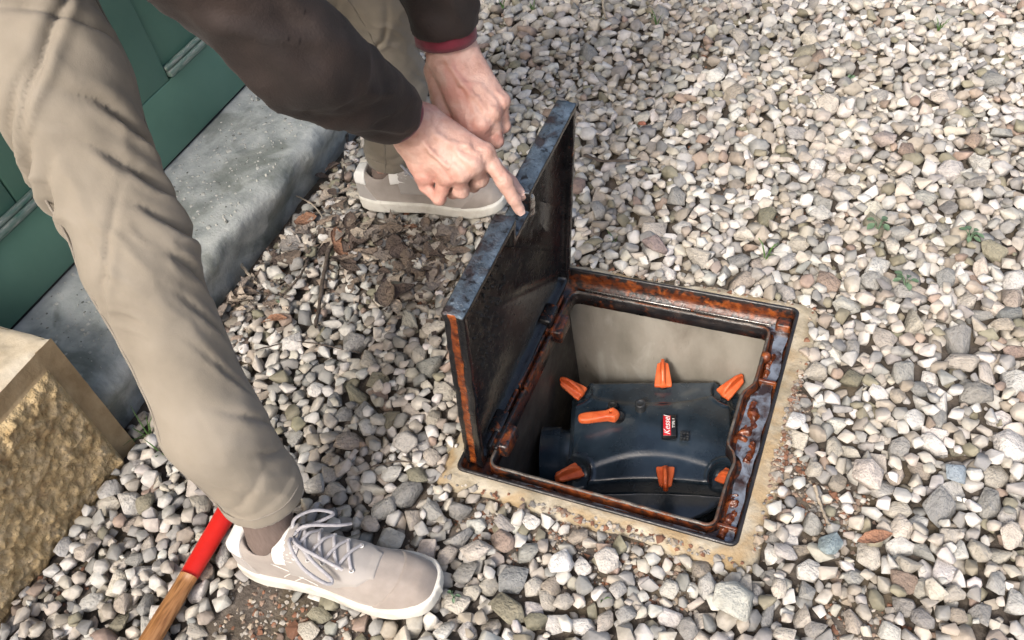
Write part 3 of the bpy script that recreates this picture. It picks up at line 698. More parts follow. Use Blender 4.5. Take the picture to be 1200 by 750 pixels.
def lever_sdf(Q):    # long locking lever: x along the handle
    x, y, z = Q[:, 0], Q[:, 1], Q[:, 2]
    wd = np.interp(x, [-.066, -.05, -.03, -.012, .002, .012], [.0085, .0105, .0095, .0085, .0125, .006])
    zt = np.interp(x, [-.066, -.03, 0, .012], [.0065, .0075, .010, .007])
    d = smax(np.abs(y) - wd, np.abs(z) - zt, .006); d = smax(d, np.abs(x + .027) - .041, .008)
    return np.maximum(d, .0028 - np.hypot(x + .004, y - .001))
Vl, Fl = nets(lever_sdf, (-.076, -.02, -.016), (.022, .02, .018), .0013); Vl = relax(Vl, Fl, 2)
A0 = PXZ(722, 486, -.172); A1 = PXZ(668, 492, -.172); dv = (A0 - A1); dv /= np.linalg.norm(dv); dn_ = np.array([-dv[1], dv[0], 0])
part('locking_lever', np.array([A0 + dv * (p[0] - .006) * .92 + dn_ * p[1] + np.array([0, 0, 1]) * p[2] for p in Vl]), Fl, MAT['orange'], val)
Vt, Ft = tube([A0 + [0, 0, -.035] + dv * .004, A0 + [0, 0, -.004] + dv * .004], .010, 20); part('lever_post', Vt, Ft, MAT['plastic2'], val)

# ================================================================== person: shoes first (their footprints press the gravel)
def shoe_frame(heel, ang, mir):
    c_, s_ = math.cos(ang), math.sin(ang)
    return lambda Q: np.stack([heel[0] + Q[:, 0] * c_ - mir * Q[:, 1] * s_, heel[1] + Q[:, 0] * s_ + mir * Q[:, 1] * c_, heel[2] + Q[:, 2]], -1)
SHOES = [(np.array([-.226, -.232, .004]), R(8.0), 1), (np.array([-.445, .522, .004]), R(10.5), -1)]   # right foot, left foot (mir -1)
_ox = [0, .012, .04, .09, .14, .19, .225, .255, .28, .296, .302]
_ol = [.02, .026, .033, .031, .033, .043, .047, .045, .038, .030, .026]     # lateral half width  (-y)
_om = [.02, .026, .033, .032, .031, .039, .044, .044, .039, .031, .027]     # medial half width (+y)
_dx = np.linspace(0, .302, 121)
def _sm(v):
    d = np.interp(_dx, _ox, v)
    for _ in range(60): d[1:-1] = (d[:-2] + 2 * d[1:-1] + d[2:]) / 4
    e = np.minimum(_dx, .302 - _dx); return np.minimum(np.maximum(d, 0), np.sqrt(np.maximum(e * (.062 - e), 0)) * 1.25 + (e > .031) * 9)
_sl, _smd = _sm(_ol), _sm(_om)
def foot_out(x, y, grow=0.0):
    hl = np.interp(x, _dx, _sl) + grow; hm = np.interp(x, _dx, _smd) + grow
    return np.maximum(np.where(y < 0, -y - hl, y - hm), np.maximum(-x - grow, x - .302 - grow))
def in_shoe(x, y):
    m = np.zeros(np.shape(x), bool)
    for h, a, mir in SHOES:
        dx, dy = x - h[0], y - h[1]; lx = dx * math.cos(a) + dy * math.sin(a); ly = mir * (-dx * math.sin(a) + dy * math.cos(a))
        m |= foot_out(lx, ly, .012) < 0
    return m

# ================================================================== gravel
HM = .003
hx0, hx1, hy0, hy1 = -.62, 1.5, -.85, 2.1
hnx, hny = int((hx1 - hx0) / HM), int((hy1 - hy0) / HM)
hgx = hx0 + HM * np.arange(hnx); hgy = hy0 + HM * np.arange(hny)
HX, HY = np.meshgrid(hgx, hgy, indexing='ij')
soilm = soil_mask(HX, HY).astype(np.float32)
H = soil_h(HX, HY).astype(np.float32)
obst = (HX < SXE + .004) & (HY > SY0) & (HY < SY1) | (HX < BX + .018) & (HY <= BY1 + .002) | (HX < -.80)
obst |= (HX > -.008) & (HX < .442) & (HY > -.014) & (HY < .454)
inc = (HX > -.022) & (HX < .455) & (HY > -.025) & (HY < .462); H[inc] = np.maximum(H[inc], -.004)
H[obst] = 1.0
LIM = (.004 + .007 * vn2(HX, HY, 3.2, 7) + .004 * vn2(HX, HY, 11, 8) - .010 * soilm).astype(np.float32)
LIM[inc] = np.minimum(LIM[inc], .014)
PAL = [('white', (.60, .578, .538), .28), ('cream', (.50, .458, .395), .31), ('grey', (.325, .315, .295), .24), ('tan', (.36, .315, .26), .09),
       ('olive', (.26, .24, .175), .06), ('pinkish brown', (.34, .26, .21), .03), ('slate', (.24, .24, .235), .02)]
PW = np.cumsum([p[2] for p in PAL]); PW /= PW[-1]
stones = []   # x, y, z, rx, ry, rz, yaw, tiltx, tilty, palette, colour
def try_land(x, y, a, b, c, yaw):
    R_ = max(a, b); i0 = int((x - R_ - hx0) / HM); i1 = int((x + R_ - hx0) / HM) + 2; j0 = int((y - R_ - hy0) / HM); j1 = int((y + R_ - hy0) / HM) + 2
    if i0 < 0 or j0 < 0 or i1 > hnx or j1 > hny: return None
    dx = hgx[i0:i1, None] - x; dy = hgy[None, j0:j1] - y; cs, sn = math.cos(yaw), math.sin(yaw)
    q = ((dx * cs + dy * sn) / a) ** 2 + ((-dx * sn + dy * cs) / b) ** 2
    m = q < .9
    if not m.any(): return None
    hgt = c * np.sqrt(np.maximum(1 - q, 0)); hh = (H[i0:i1, j0:j1] + hgt)[m]
    mx = hh.max()
    if mx > .5: return None
    k = max(0, int(len(hh) * .80) - 1); z = float(np.partition(hh, k)[k])
    return z, (i0, i1, j0, j1, m, hgt, q)
def drop(n, size_fn, K, dens=True, over=.0):
    got = 0
    for _ in range(n):
        r = size_fn(); a = r * rng.uniform(1.0, 1.32); b = r * rng.uniform(.8, 1.02); c = r * rng.uniform(.55, .85); yaw = rng.uniform(0, math.pi)
        best = None
        for _k in range(K):
            x = rng.uniform(hx0 + .03, hx1 - .03); y = rng.uniform(hy0 + .03, hy1 - .03)
            ci, cj = int((x - hx0) / HM), int((y - hy0) / HM)
            if H[ci, cj] > .5 or rng.random() < soilm[ci, cj] * .85: continue
            t = try_land(x, y, a, b, c, yaw)
            if t is None: continue
            ex = t[0] + c - LIM[ci, cj]
            if ex > c * .55 + over: continue
            if best is None or t[0] < best[0]: best = (t[0], x, y, t[1])
        if best is None: continue
        place(best[1], best[2], best[0], a, b, c, yaw, best[3]); got += 1
    return got
def place(x, y, z, a, b, c, yaw, info, pal=None, col=None):
    i0, i1, j0, j1, m, hgt, q = info; sub = H[i0:i1, j0:j1]
    np.maximum(sub, np.where(m & (sub < .5), z + hgt * .92, sub), out=sub)
    if pal is None: pal = int(np.searchsorted(PW, rng.random()))
    base = np.array(PAL[pal][1]) * rng.uniform(.78, 1.16) if col is None else np.array(col)
    base = base * (1 + rng.normal(0, .012, 3))
    # settle stones under the shoes
    if in_shoe(np.array(x), np.array(y)): z = min(z, .001 - c * .9)
    stones.append([x, y, z, a, b, c, yaw, rng.normal(0, .22), rng.normal(0, .22), pal, np.clip(base, .02, .8)])
sz_big = lambda: float(np.clip(rng.lognormal(math.log(.0119), .30), .0065, .022))
sz_mid = lambda: float(np.clip(rng.lognormal(math.log(.0105), .25), .006, .016))
sz_small = lambda: float(np.clip(rng.lognormal(math.log(.0062), .3), .0035, .010))
drop(9500, sz_big, 4); drop(12500, sz_mid, 4, over=.003); drop(6000, sz_small, 4, over=-.003)
SPECIAL = [(659, 661, .0165, 0, (.74, .73, .70)), (711, 659, .0165, 0, (.62, .59, .54)), (860, 710, .026, 2, (.47, .46, .43)), (932, 494, .0145, 0, (.76, .73, .68)),
           (676, 252 - 30, .017, 5, (.30, .22, .19)), (753, 143, .008, 5, (.42, .17, .11)), (770, 296, .020, 5, (.27, .215, .2)), (972, 638, .015, 6, (.27, .33, .36)),
           (1120, 555, .014, 6, (.3, .36, .4)), (1016, 560, .022, 0, (.62, .56, .5)), (900, 632, .021, 0, (.64, .6, .54)), (1035, 170, .021, 5, (.42, .35, .31)), (560, 500 + 150, .02, 0, (.55, .5, .44)), (478, 525, .017, 2, (.42, .4, .37))]
SPIDX = {}
for sp_i, (px, py, r, pal, col) in enumerate(SPECIAL):
    SPIDX[len(stones)] = sp_i
    p = PXZ(px, py, 0.0); t = try_land(p[0], p[1], r * 1.15, r, r * .6, 1.2 + px * .01)
    if t: place(p[0], p[1], t[0], r * 1.15, r, r * .6, 1.2 + px * .01, t[1], pal, col)
# prototypes
def stone_proto(seed, n, bevel, sphere=.0):
    rg = np.random.default_rng(seed); bm = bmesh.new()
    while len(bm.verts) < n:
        d = rg.normal(size=3); d /= np.linalg.norm(d)
        d = np.sign(d) * np.abs(d) ** rg.uniform(.75, 1.0); d /= max(1e-6, np.linalg.norm(d)) ** .85
        if all((Vector(d) - v.co).length > .42 for v in bm.verts): bm.verts.new(d * rg.uniform(.86, 1.04))
    r_ = bmesh.ops.convex_hull(bm, input=bm.verts[:])
    bmesh.ops.delete(bm, geom=[g_ for g_ in r_['geom_interior'] if isinstance(g_, bmesh.types.BMVert)], context='VERTS')
    bmesh.ops.dissolve_limit(bm, angle_limit=R(17), verts=bm.verts[:], edges=bm.edges[:])
    if bevel: bmesh.ops.bevel(bm, geom=bm.edges[:] + bm.verts[:], offset=bevel, offset_type='OFFSET', segments=1, affect='EDGES', profile=.6, clamp_overlap=True)
    bmesh.ops.triangulate(bm, faces=bm.faces[:]); bmesh.ops.recalc_face_normals(bm, faces=bm.faces[:])
    V_, F_ = bm_out(bm); F_ = np.array(F_)
    c_ = (V_.max(0) + V_.min(0)) / 2; return (V_ - c_) / ((V_.max(0) - V_.min(0)) / 2), F_
HI = [stone_proto(100 + i, int(rng.integers(9, 15)), .058) for i in range(36)]
LO_ = [stone_proto(300 + i, 9, 0) for i in range(12)]
def stone_rot(s):
    cy_, sy_ = math.cos(s[6]), math.sin(s[6]); cx_, sx_ = math.cos(s[7]), math.sin(s[7]); ct, st_ = math.cos(s[8]), math.sin(s[8])
    Rz = np.array([[cy_, -sy_, 0], [sy_, cy_, 0], [0, 0, 1]]); Rx = np.array([[1, 0, 0], [0, cx_, -sx_], [0, sx_, cx_]]); Ry = np.array([[ct, 0, st_], [0, 1, 0], [-st_, 0, ct]])
    return Rz @ Ry @ Rx
# which stones show largest: in frame, on top, not behind the legs, the lid or the arms
def behind(px, py):
    def poly(pts):
        ins = False; n = len(pts)
        for i in range(n):
            (x1, y1), (x2, y2) = pts[i], pts[(i + 1) % n]
            if (y1 > py) != (y2 > py) and px < (x2 - x1) * (py - y1) / (y2 - y1) + x1: ins = not ins
        return ins
    return any(poly(p) for p in ([(0, 0), (190, 0), (280, 370), (370, 590), (520, 690), (420, 735), (285, 650), (270, 610), (150, 480), (60, 240)],
        [(515, 360), (660, 100), (680, 110), (670, 340), (560, 560)], [(200, 0), (400, 0), (560, 0), (600, 150), (610, 250), (430, 240), (380, 150)]))
vis = []
for i, s in enumerate(stones):
    px, py = PROJ(s[:3]); d = (np.array(s[:3]) - CAMP) @ FWD
    s.append((px, py)); infr = -60 < px < 1260 and -60 < py < 810
    ci, cj = int((s[0] - hx0) / HM), int((s[1] - hy0) / HM)
    topv = H[ci, cj] - (s[2] + s[5] * .92)
    s.append(infr)
    if 4 < px < 1196 and 4 < py < 746 and topv < .0012 and not behind(px, py) and not in_shoe(np.array(s[0]), np.array(s[1])):
        vis.append(((s[3] + s[4]) / d - max(0, topv) * 3, i))
vis.sort(reverse=True); _sp = [i for _, i in vis if i in SPIDX]; single = set(_sp) | {i for _, i in [v for v in vis if v[1] not in SPIDX][:300 - len(_sp)]}
big_V, big_F, big_C, nv = [], [], [], 0
protos = []
for i, (Vp, Fp) in enumerate(HI):
    me = mesh_np('gravel_stone', Vp, Fp); me.materials.append(MAT['stone_obj']); protos.append(me)
LAND = [((PXZ(240, 640)[0], PXZ(240, 640)[1]), .10, 'beside the red tool handle'), ((-.08, -.21), .17, 'beside the suede shoe next to the tool handle'), ((-.30, .53), .17, 'beside the shoe under the two hands'),
        ((.21, -.03), .12, 'at the mortar collar under the valve label'), ((.47, .22), .14, 'along the water filled side of the frame'), ((.21, .50), .13, 'behind the rusty back rim of the frame'), ((-.06, .2), .11, 'behind the upright iron lid'),
        ((-.50, .2), .10, 'against the concrete doorstep'), ((-.48, -.2), .12, 'against the ochre plinth'), ((-.3, .25), .14, 'among the fallen leaves')]
def stone_label(s):
    col = PAL[s[9]][0]; r = (s[3] + s[4]) / 2; el = s[3] / s[4]
    size = 'large' if r > .0195 else ('medium' if r > .0165 else 'small')
    shp = 'elongated' if el > 1.38 else ('flat' if s[5] / r < .62 else 'blocky')
    d, wh = min((math.hypot(s[0] - c[0], s[1] - c[1]) / r_, t) for c, r_, t in LAND)
    return f'{size} {shp} {col} gravel stone ' + (wh if d < 1 else 'in the open gravel beyond the frame' if s[1] > .47 else 'in the open gravel')
SPL = {0: 'smooth egg-shaped white pebble below the mortar collar', 1: 'rounded pale pebble next to the smooth white pebble', 2: 'largest flat grey stone below the corner of the collar', 3: 'bright white pebble beside the water filled groove',
       5: 'small brick red fragment in the gravel behind the lid', 7: 'blue grey stone near the dry orange leaf', 8: 'pale blue stone in the open gravel', 9: 'large cracked white stone near the bleached twig', 10: 'large white wedge stone at the outer corner of the collar'}
SPLAB = {i: SPL[k] for i, k in SPIDX.items() if k in SPL}
for i, s in enumerate(stones):
    rot = stone_rot(s)
    k = i % len(HI)
    if i in single:
        o = bpy.data.objects.new('gravel_stone', protos[k]); C.objects.link(o)
        m4 = Matrix([[*rot[r_], 0] for r_ in range(3)] + [[0, 0, 0, 1]])
        o.rotation_euler = m4.to_euler(); o.location = s[:3]; o.scale = (s[3], s[4], s[5]); o.color = (*s[10], 1)
        tag(o, SPLAB.get(i) or stone_label(s), 'stone', 'loose gravel stones round the chamber')
    else:
        Vp, Fp = HI[k] if s[12] else LO_[i % 12]
        big_V.append((Vp * [s[3], s[4], s[5]]) @ rot.T + s[:3]); big_F.append(Fp + nv); big_C.append(np.tile(s[10], (len(Vp), 1))); nv += len(Vp)
# the same gravel carries on past the stretch in view: one loose layer of simpler stones
sp_ = .0225; ex, ey = np.meshgrid(np.arange(-.77, 3.3, sp_), np.arange(-1.7, 4.2, sp_), indexing='ij')
ex = ex + rng.uniform(-.5, .5, ex.shape) * sp_; ey = ey + rng.uniform(-.5, .5, ey.shape) * sp_
ok = ~((ex > hx0 + .03) & (ex < hx1 - .035) & (ey > hy0 + .035) & (ey < hy1 - .035)) & ~((ex < BX + .02) & (ey < BY1 + .01)) & ~((ex < SXE + .02) & (ey < SY1 + .02))
ex, ey = ex[ok], ey[ok]; er = np.clip(rng.lognormal(math.log(.0128), .28, len(ex)), .007, .022); ea = rng.uniform(0, 6.28, len(ex)); eh = rng.uniform(-.012, -.002, len(ex))
epal = np.searchsorted(PW, rng.random(len(ex))); ecol = np.array([p[1] for p in PAL])[epal] * rng.uniform(.78, 1.16, (len(ex), 1))
for k in range(12):
    sel = np.arange(k, len(ex), 12); Vp, Fp = LO_[k]; n_ = len(Vp)
    q = Vp[None] * np.stack([er[sel] * 1.15, er[sel] * .92, er[sel] * .7], -1)[:, None, :]; c_, s_ = np.cos(ea[sel])[:, None], np.sin(ea[sel])[:, None]
    q = np.stack([q[..., 0] * c_ - q[..., 1] * s_ + ex[sel][:, None], q[..., 0] * s_ + q[..., 1] * c_ + ey[sel][:, None], q[..., 2] + eh[sel][:, None]], -1)
    big_V.append(q.reshape(-1, 3)); big_F.append((Fp[None] + (nv + np.arange(len(sel)) * n_)[:, None, None]).reshape(-1, 3)); big_C.append(np.repeat(ecol[sel], n_, 0)); nv += len(sel) * n_
o = part('gravel', np.concatenate(big_V), np.concatenate(big_F), MAT['stone_attr'], kind='stuff', label='pale angular gravel spread over the yard', cat='gravel')
set_attr(o, 'col', np.concatenate(big_C))
# grit on the bare patches and round the collar
gp = []
_tries = 0
while len(gp) < 3000 and _tries < 30000:
    _tries += 1
    c, r, s_ = SOILP[rng.integers(len(SOILP))]; p = np.array(c) + rng.normal(0, r * .7, 2)
    if not (hx0 < p[0] < hx1 and hy0 < p[1] < hy1): continue
    ci, cj = int((p[0] - hx0) / HM), int((p[1] - hy0) / HM)
    if H[ci, cj] < max(float(soil_h(np.array(p[0]), np.array(p[1]))), -.005 if inc[ci, cj] else -1) + .003: gp.append((p[0], p[1], H[ci, cj]))
_tries = 0; _n0 = len(gp)
while len(gp) < _n0 + 260 and _tries < 12000:
    _tries += 1
    t = rng.random() * 4; e = rng.uniform(.0, .03)
    p = [(-.02 + .47 * (t % 1), -.008 - e), (.432 + e, .46 * (t % 1)), (.44 * (t % 1), .456 + e * .3), (.432 + e, .46 * (t % 1))][int(t)]
    ci, cj = int((p[0] - hx0) / HM), int((p[1] - hy0) / HM)
    if H[ci, cj] < max(float(soil_h(np.array(p[0]), np.array(p[1]))), -.005 if inc[ci, cj] else -1) + .003: gp.append((p[0], p[1], H[ci, cj]))
gV, gF, gC, nv = [], [], [], 0
for x, y, z in gp:
    r = rng.lognormal(math.log(.0022), .4); Vp, Fp = LO_[rng.integers(12)]; a = rng.uniform(0, 6.28)
    q = Vp * [r * 1.2, r, r * .7]; q = np.stack([q[:, 0] * math.cos(a) - q[:, 1] * math.sin(a), q[:, 0] * math.sin(a) + q[:, 1] * math.cos(a), q[:, 2]], -1)
    gV.append(q + [x, y, z + r * .3]); gF.append(Fp + nv); nv += len(Vp)
    gC.append(np.tile(np.array(random.choice([(.4, .33, .25), (.28, .2, .15), (.5, .46, .4), (.25, .12, .07), (.3, .28, .25)])) * rng.uniform(.7, 1.1), (len(Vp), 1)))
o = part('grit', np.concatenate(gV), np.concatenate(gF), MAT['grit'], kind='stuff', smooth=False, label='fine grit scattered on bare earth', cat='grit')
set_attr(o, 'col', np.concatenate(gC))
def ground_h(x, y):
    ci, cj = int((x - hx0) / HM), int((y - hy0) / HM)
    if 0 <= ci < hnx and 0 <= cj < hny and H[ci, cj] < .5: return float(H[ci, cj])
    return 0.0
print('STONES', len(stones), 'in frame', sum(s[12] for s in stones), 'tris', sum(len(f) for f in big_F))

# ================================================================== person
per = empty('person', (-.33, .16, 0), 'person in beige trousers and dark brown jacket bending over the open lid', 'person')
DT = 1.163                       # camera depth of the finger in the notch
RH = lambda zx, zy, dd: PXD(450 + zx / 5.358, 130 + zy / 5.358, DT + dd)
DL = 1.175
LH = lambda zx, zy, dd: PXD(400 + zx / 2.777, zy / 2.777, DL + dd)
r_wr = RH(190, 85, -.035); l_wr = LH(345, 150, -.005)
r_el = PXD(352, 66, .905); r_sh = PXD(205, -90, .80)
l_el = l_wr + np.array([.0, .03, .235]); l_sh = np.array([-.13, .40, 1.0])
CAMD = -FWD.astype(np.float32)   # towards the viewer, used to raise tendons on the back of the hand
# ---- right hand
r_mcp = [RH(632, 262, -.036), RH(560, 335, -.042), RH(478, 388, -.038), RH(395, 412, -.027)]
r_fing = [[RH(632, 262, -.036), RH(752, 440, -.026), RH(815, 555, -.012), RH(852, 622, -.002)],
          [RH(560, 335, -.042), RH(605, 425, -.008), RH(560, 470, .014), RH(500, 440, .022)],
          [RH(478, 388, -.038), RH(485, 500, -.010), RH(430, 510, .012), RH(380, 450, .016)],
          [RH(395, 412, -.027), RH(345, 548, -.006), RH(258, 480, .000), RH(205, 375, -.002)]]
r_thumb = [RH(330, 110, -.012), RH(600, 270, .018), RH(790, 455, .012), RH(862, 525, .006)]
l_mcp = [LH(418, 430, -.006), LH(456, 405, -.014), LH(492, 368, -.014), LH(520, 330, -.004)]
l_fing = [[LH(418, 430, -.006), LH(420, 492, .018), LH(395, 470, .04), LH(375, 440, .045)],
          [LH(456, 405, -.014), LH(466, 482, .012), LH(440, 470, .036), LH(415, 430, .042)],
          [LH(492, 368, -.014), LH(503, 458, .010), LH(475, 460, .034), LH(445, 425, .042)],
          [LH(520, 330, -.004), LH(528, 412, .016), LH(505, 425, .036), LH(475, 400, .044)]]
l_thumb = [LH(310, 230, .008), LH(330, 360, .012), LH(370, 450, .010), LH(405, 480, .012)]
def hand_sdf(Q, wr, fore, mcp, fing, thumb, heel=None, veins=()):
    d = rcone(Q, fore, wr, .034, .0265)
    nw = wr + (np.mean(mcp, 0) - wr) * .12
    side = mcp[0] - mcp[3]; side = side / np.linalg.norm(side)
    pal = None
    for i in range(4):
        base = nw + side * (.018 - .012 * i)
        e = rcone(Q, base, mcp[i], .0165, .0118 if i < 3 else .0105)
        pal = e if pal is None else smin(pal, e, .016)
    d = smin(d, pal, .022)
    if heel is not None: d = smin(d, rcone(Q, heel[0], heel[1], .019, .0165), .014)                                # heel of the hand
    deep = FWD * .014
    for i in range(3):    # flesh of the palm behind the bones
        d = smin(d, rcone(Q, nw + deep, mcp[i] * .7 + mcp[i + 1] * .3 - (mcp[i] - wr) * .12 + deep, .016, .012), .014)
    rs = [(.0108, .0098, .0086, .0074), (.0112, .0102, .0088, .0076), (.0106, .0096, .0084, .0072), (.0095, .0086, .0076, .0066)]
    for i in range(4):
        f = fing[i]; r = rs[i]
        e = np.minimum(rcone(Q, f[0], f[1], r[0], r[1] * .97), rcone(Q, f[1], f[2], r[1], r[2]))
        e = smin(e, rcone(Q, f[2], f[3], r[2] * 1.0, r[3]), .003)
        e = smin(e, np.linalg.norm(Q - f[1].astype(np.float32), axis=1) - r[1] * 1.07, .004)
        d = smin(d, e, .0065)
        d = smin(d, np.linalg.norm(Q - (mcp[i] - FWD * .0035).astype(np.float32), axis=1) - .0098, .007)          # knuckle
        d = smin(d, rcone(Q, nw + (mcp[i] - nw) * .25 - FWD * .0135, mcp[i] - FWD * .0095, .0012, .0022), .007)     # tendon
    t = np.minimum(rcone(Q, thumb[0], thumb[1], .017, .0125), rcone(Q, thumb[1], thumb[2], .0118, .0105)); t = smin(t, rcone(Q, thumb[2], thumb[3], .0105, .0082), .004)
    d = smin(d, t, .007)
    for vv in veins:
        for a_, b_ in zip(vv[:-1], vv[1:]): d = smin(d, rcone(Q, a_ + FWD * .0028, b_ + FWD * .0028, .0022, .0022), .006)
    kn = np.minimum.reduce([np.linalg.norm(Q - p.astype(np.float32), axis=1) for p in [*(f[1] for f in fing), *mcp, *(f[2] for f in fing)]])
    return d + .0005 * vn(Q, 220, 3) + .0008 * vn(Q, 80, 5) + .0007 * np.exp(-(kn / .014) ** 2) * vn(Q, 330, 7)
def hand_mesh(wr, el, mcp, fing, thumb, heel=None, veins=()):
    fore = wr + (el - wr) * .55
    pts = np.concatenate([[wr, wr + (el - wr) * .5], mcp, *fing, thumb]); lo_ = pts.min(0) - .03; hi_ = pts.max(0) + .03
    V, F = nets(lambda Q: hand_sdf(Q, wr, fore, mcp, fing, thumb, heel, veins), lo_, hi_, .0016)
    return relax(V, F, 1, .15), F
r_vein = [[RH(250, 60, -.0615), RH(330, 150, -.0585), RH(420, 200, -.0565), RH(500, 300, -.0565)], [RH(420, 200, -.0565), RH(520, 220, -.0555), RH(590, 280, -.0525)], [RH(200, 150, -.058), RH(300, 260, -.0555), RH(400, 350, -.0525)]]
l_vein = [[LH(340, 190, -.030), LH(390, 270, -.030), LH(440, 320, -.030), LH(470, 360, -.0295)], [LH(390, 270, -.030), LH(450, 280, -.0265), LH(500, 330, -.024)]]
hV = [hand_mesh(r_wr, r_el, r_mcp, r_fing, r_thumb, (RH(165, 185, -.018), RH(262, 392, -.010)), r_vein), hand_mesh(l_wr, l_el, l_mcp, l_fing, l_thumb, None, l_vein)]
# ---- limbs, trunk, neck and head (clothed parts stay hidden under the cloth)
KN_R, KN_L = np.array([-.252, -.101, .49]), np.array([-.26, .485, .49])
HP_R, HP_L = np.array([-.45, .075, .825]), np.array([-.45, .245, .83])
AN_R, AN_L = np.array([-.165, -.222, .075]), np.array([-.384, .533, .075])
neck0, head0 = np.array([-.09, .215, 1.07]), np.array([.07, .205, 1.13])
hf = np.array([.55, -.03, -.835]); hf /= np.linalg.norm(hf)       # the face looks down at the chamber
hu = np.array([.84, 0, .54]); hu = hu - hf * (hu @ hf); hu /= np.linalg.norm(hu); hs = np.cross(hu, hf)
def body_sdf(Q):
    d = smin(rcone(Q, AN_R, KN_R, .017, .038), rcone(Q, KN_R, HP_R, .040, .052), .03)
    d = np.minimum(d, smin(rcone(Q, AN_L, KN_L, .017, .038), rcone(Q, KN_L, HP_L, .040, .052), .03))
    tr = smin(rcone(Q, HP_R, HP_L, .085, .085), rcone(Q, (-.44, .16, .86), (-.14, .21, 1.03), .10, .12), .05)
    tr = smin(tr, rcone(Q, r_sh + [.0, .02, 0], l_sh - [0, .02, 0], .05, .05), .05)
    d = smin(d, tr, .04)
    for sh, el, wr in ((r_sh, r_el, r_wr), (l_sh, l_el, l_wr)):
        d = smin(d, rcone(Q, sh, el, .042, .036), .02); d = smin(d, rcone(Q, el, wr + (el - wr) * .3, .036, .030), .01)
    return smin(d, rcone(Q, neck0, head0 - hu * .07, .055, .05), .03)
def head_sdf(Q):
    q = Q - head0.astype(np.float32); l = np.stack([q @ hs, q @ hf, q @ hu], -1).astype(np.float32)   # right, front, up
    d = ellip(l, (0, -.005, .035), (.074, .092, .088)); d = smin(d, ellip(l, (0, .022, -.035), (.057, .068, .075)), .03)
    d = smin(d, rcone(l, (0, .088, .012), (0, .108, -.022), .008, .013), .012)                     # nose
    d = smin(d, rcone(l, (-.03, .072, .03), (.03, .072, .03), .014, .014), .012)                   # brow
    for s in (-1, 1):
        d = smax(d, -(np.linalg.norm(l - np.array([s * .032, .094, .012], np.float32), axis=1) - .015), .01)
        d = smin(d, np.linalg.norm(l - np.array([s * .032, .073, .012], np.float32), axis=1) - .0125, .003)  # eye
        d = smin(d, ellip(l, (s * .077, -.005, .0), (.009, .02, .032)), .006)                      # ear
    d = smax(d, -rcone(l, (-.02, .094, -.052), (.02, .094, -.052), .004, .004), .004)              # mouth
    d = smin(d, rcone(l, (-.016, .083, -.061), (.016, .083, -.061), .006, .006), .005)
    d = smin(d, rcone(l, (0, .07, -.092), (0, .068, -.092), .018, .018), .02)                      # chin
    return smin(d, rcone(Q, neck0, head0 - hu * .05 - hf * .02, .055, .052), .02)
bV, bF = nets(body_sdf, (-.62, -.27, .03), (.13, .65, 1.2), .011)
hdV, hdF = nets(head_sdf, head0 - .17, head0 + .17, .0045)
parts_ = [(bV, bF), (hdV, hdF)] + hV
n = 0; VV, FF = [], []
for v, f in parts_: VV.append(v); FF.append(f + n); n += len(v)
part('body', np.concatenate(VV), np.concatenate(FF), MAT['skin'], per)
V, F = nets(lambda Q: (lambda l: smax(smax(ellip(l, (0, -.008, .042), (.081, .098, .093)), l[:, 1] * .8 - l[:, 2] - .012 + .006 * vn(Q, 60, 2), .01), -.045 - l[:, 2], .01) + .003 * vn(Q, 90, 4))(np.stack([(Q - head0) @ hs, (Q - head0) @ hf, (Q - head0) @ hu], -1).astype(np.float32)), head0 - .17, head0 + .17, .006)
part('hair', V, F, MAT['hair'], per)
# nails of the visible finger tips
for a, b, r in ((r_fing[0][2], r_fing[0][3], .0072), (r_thumb[2], r_thumb[3], .0082)):
    ax_ = (b - a) / np.linalg.norm(b - a); nrm = -FWD - ax_ * (-FWD @ ax_); nrm /= np.linalg.norm(nrm); sd_ = np.cross(ax_, nrm); Vv, Ff = [], []
    for i in range(6):
        for k in range(7):
            u = (k - 3) / 3; t = i / 5; wv = .0052 * (1 - .25 * (t - .4) ** 2) * (1 if i < 5 else .8)
            Vv.append(b + ax_ * (-.004 + .0095 * t) + sd_ * (u * wv) + nrm * (r * (1.02 - .0 * t) * math.sqrt(max(0, 1 - (u * wv / (r * 1.1)) ** 2)) - .0012 * t))
    Ff = np.array([[i * 7 + k, i * 7 + k + 1, (i + 1) * 7 + k + 1, (i + 1) * 7 + k] for i in range(5) for k in range(6)])
    part('fingernail', Vv, Ff, MAT['nail'], per)
# ---- trousers
LEG_R = [np.array(p) for p in ((-.163, -.190, .150), (-.190, -.180, .28), (-.254, -.103, .49), (-.328, -.022, .66), (-.455, .07, .825))]
LEG_L = [np.array(p) for p in ((-.368, .560, .105), (-.312, .545, .28), (-.256, .486, .49), (-.325, .378, .66), (-.45, .25, .83))]
LR = [.0505, .0545, .0560, .0680, .092]
def trouser_sdf(Q):
    d = chain(Q, LEG_R, LR, .03); d2 = chain(Q, LEG_L, LR, .03)
    hem_r = (LEG_R[0] - Q) @ np.array([.0, .10, .99], np.float32); hem_l = (LEG_L[0] - Q) @ np.array([.05, 0, 1], np.float32)
    d = smax(d, hem_r - .004, .004); d2 = smax(d2, hem_l - .004, .004)
    p = smin(rcone(Q, HP_R, HP_L, .115, .115), rcone(Q, (-.44, .16, .85), (-.36, .17, .92), .125, .125), .06)
    return smin(smin(d, p, .05), smin(d2, p, .05), .03)
V, F = nets(trouser_sdf, (-.64, -.32, .08), (-.07, .70, 1.06), .0038)
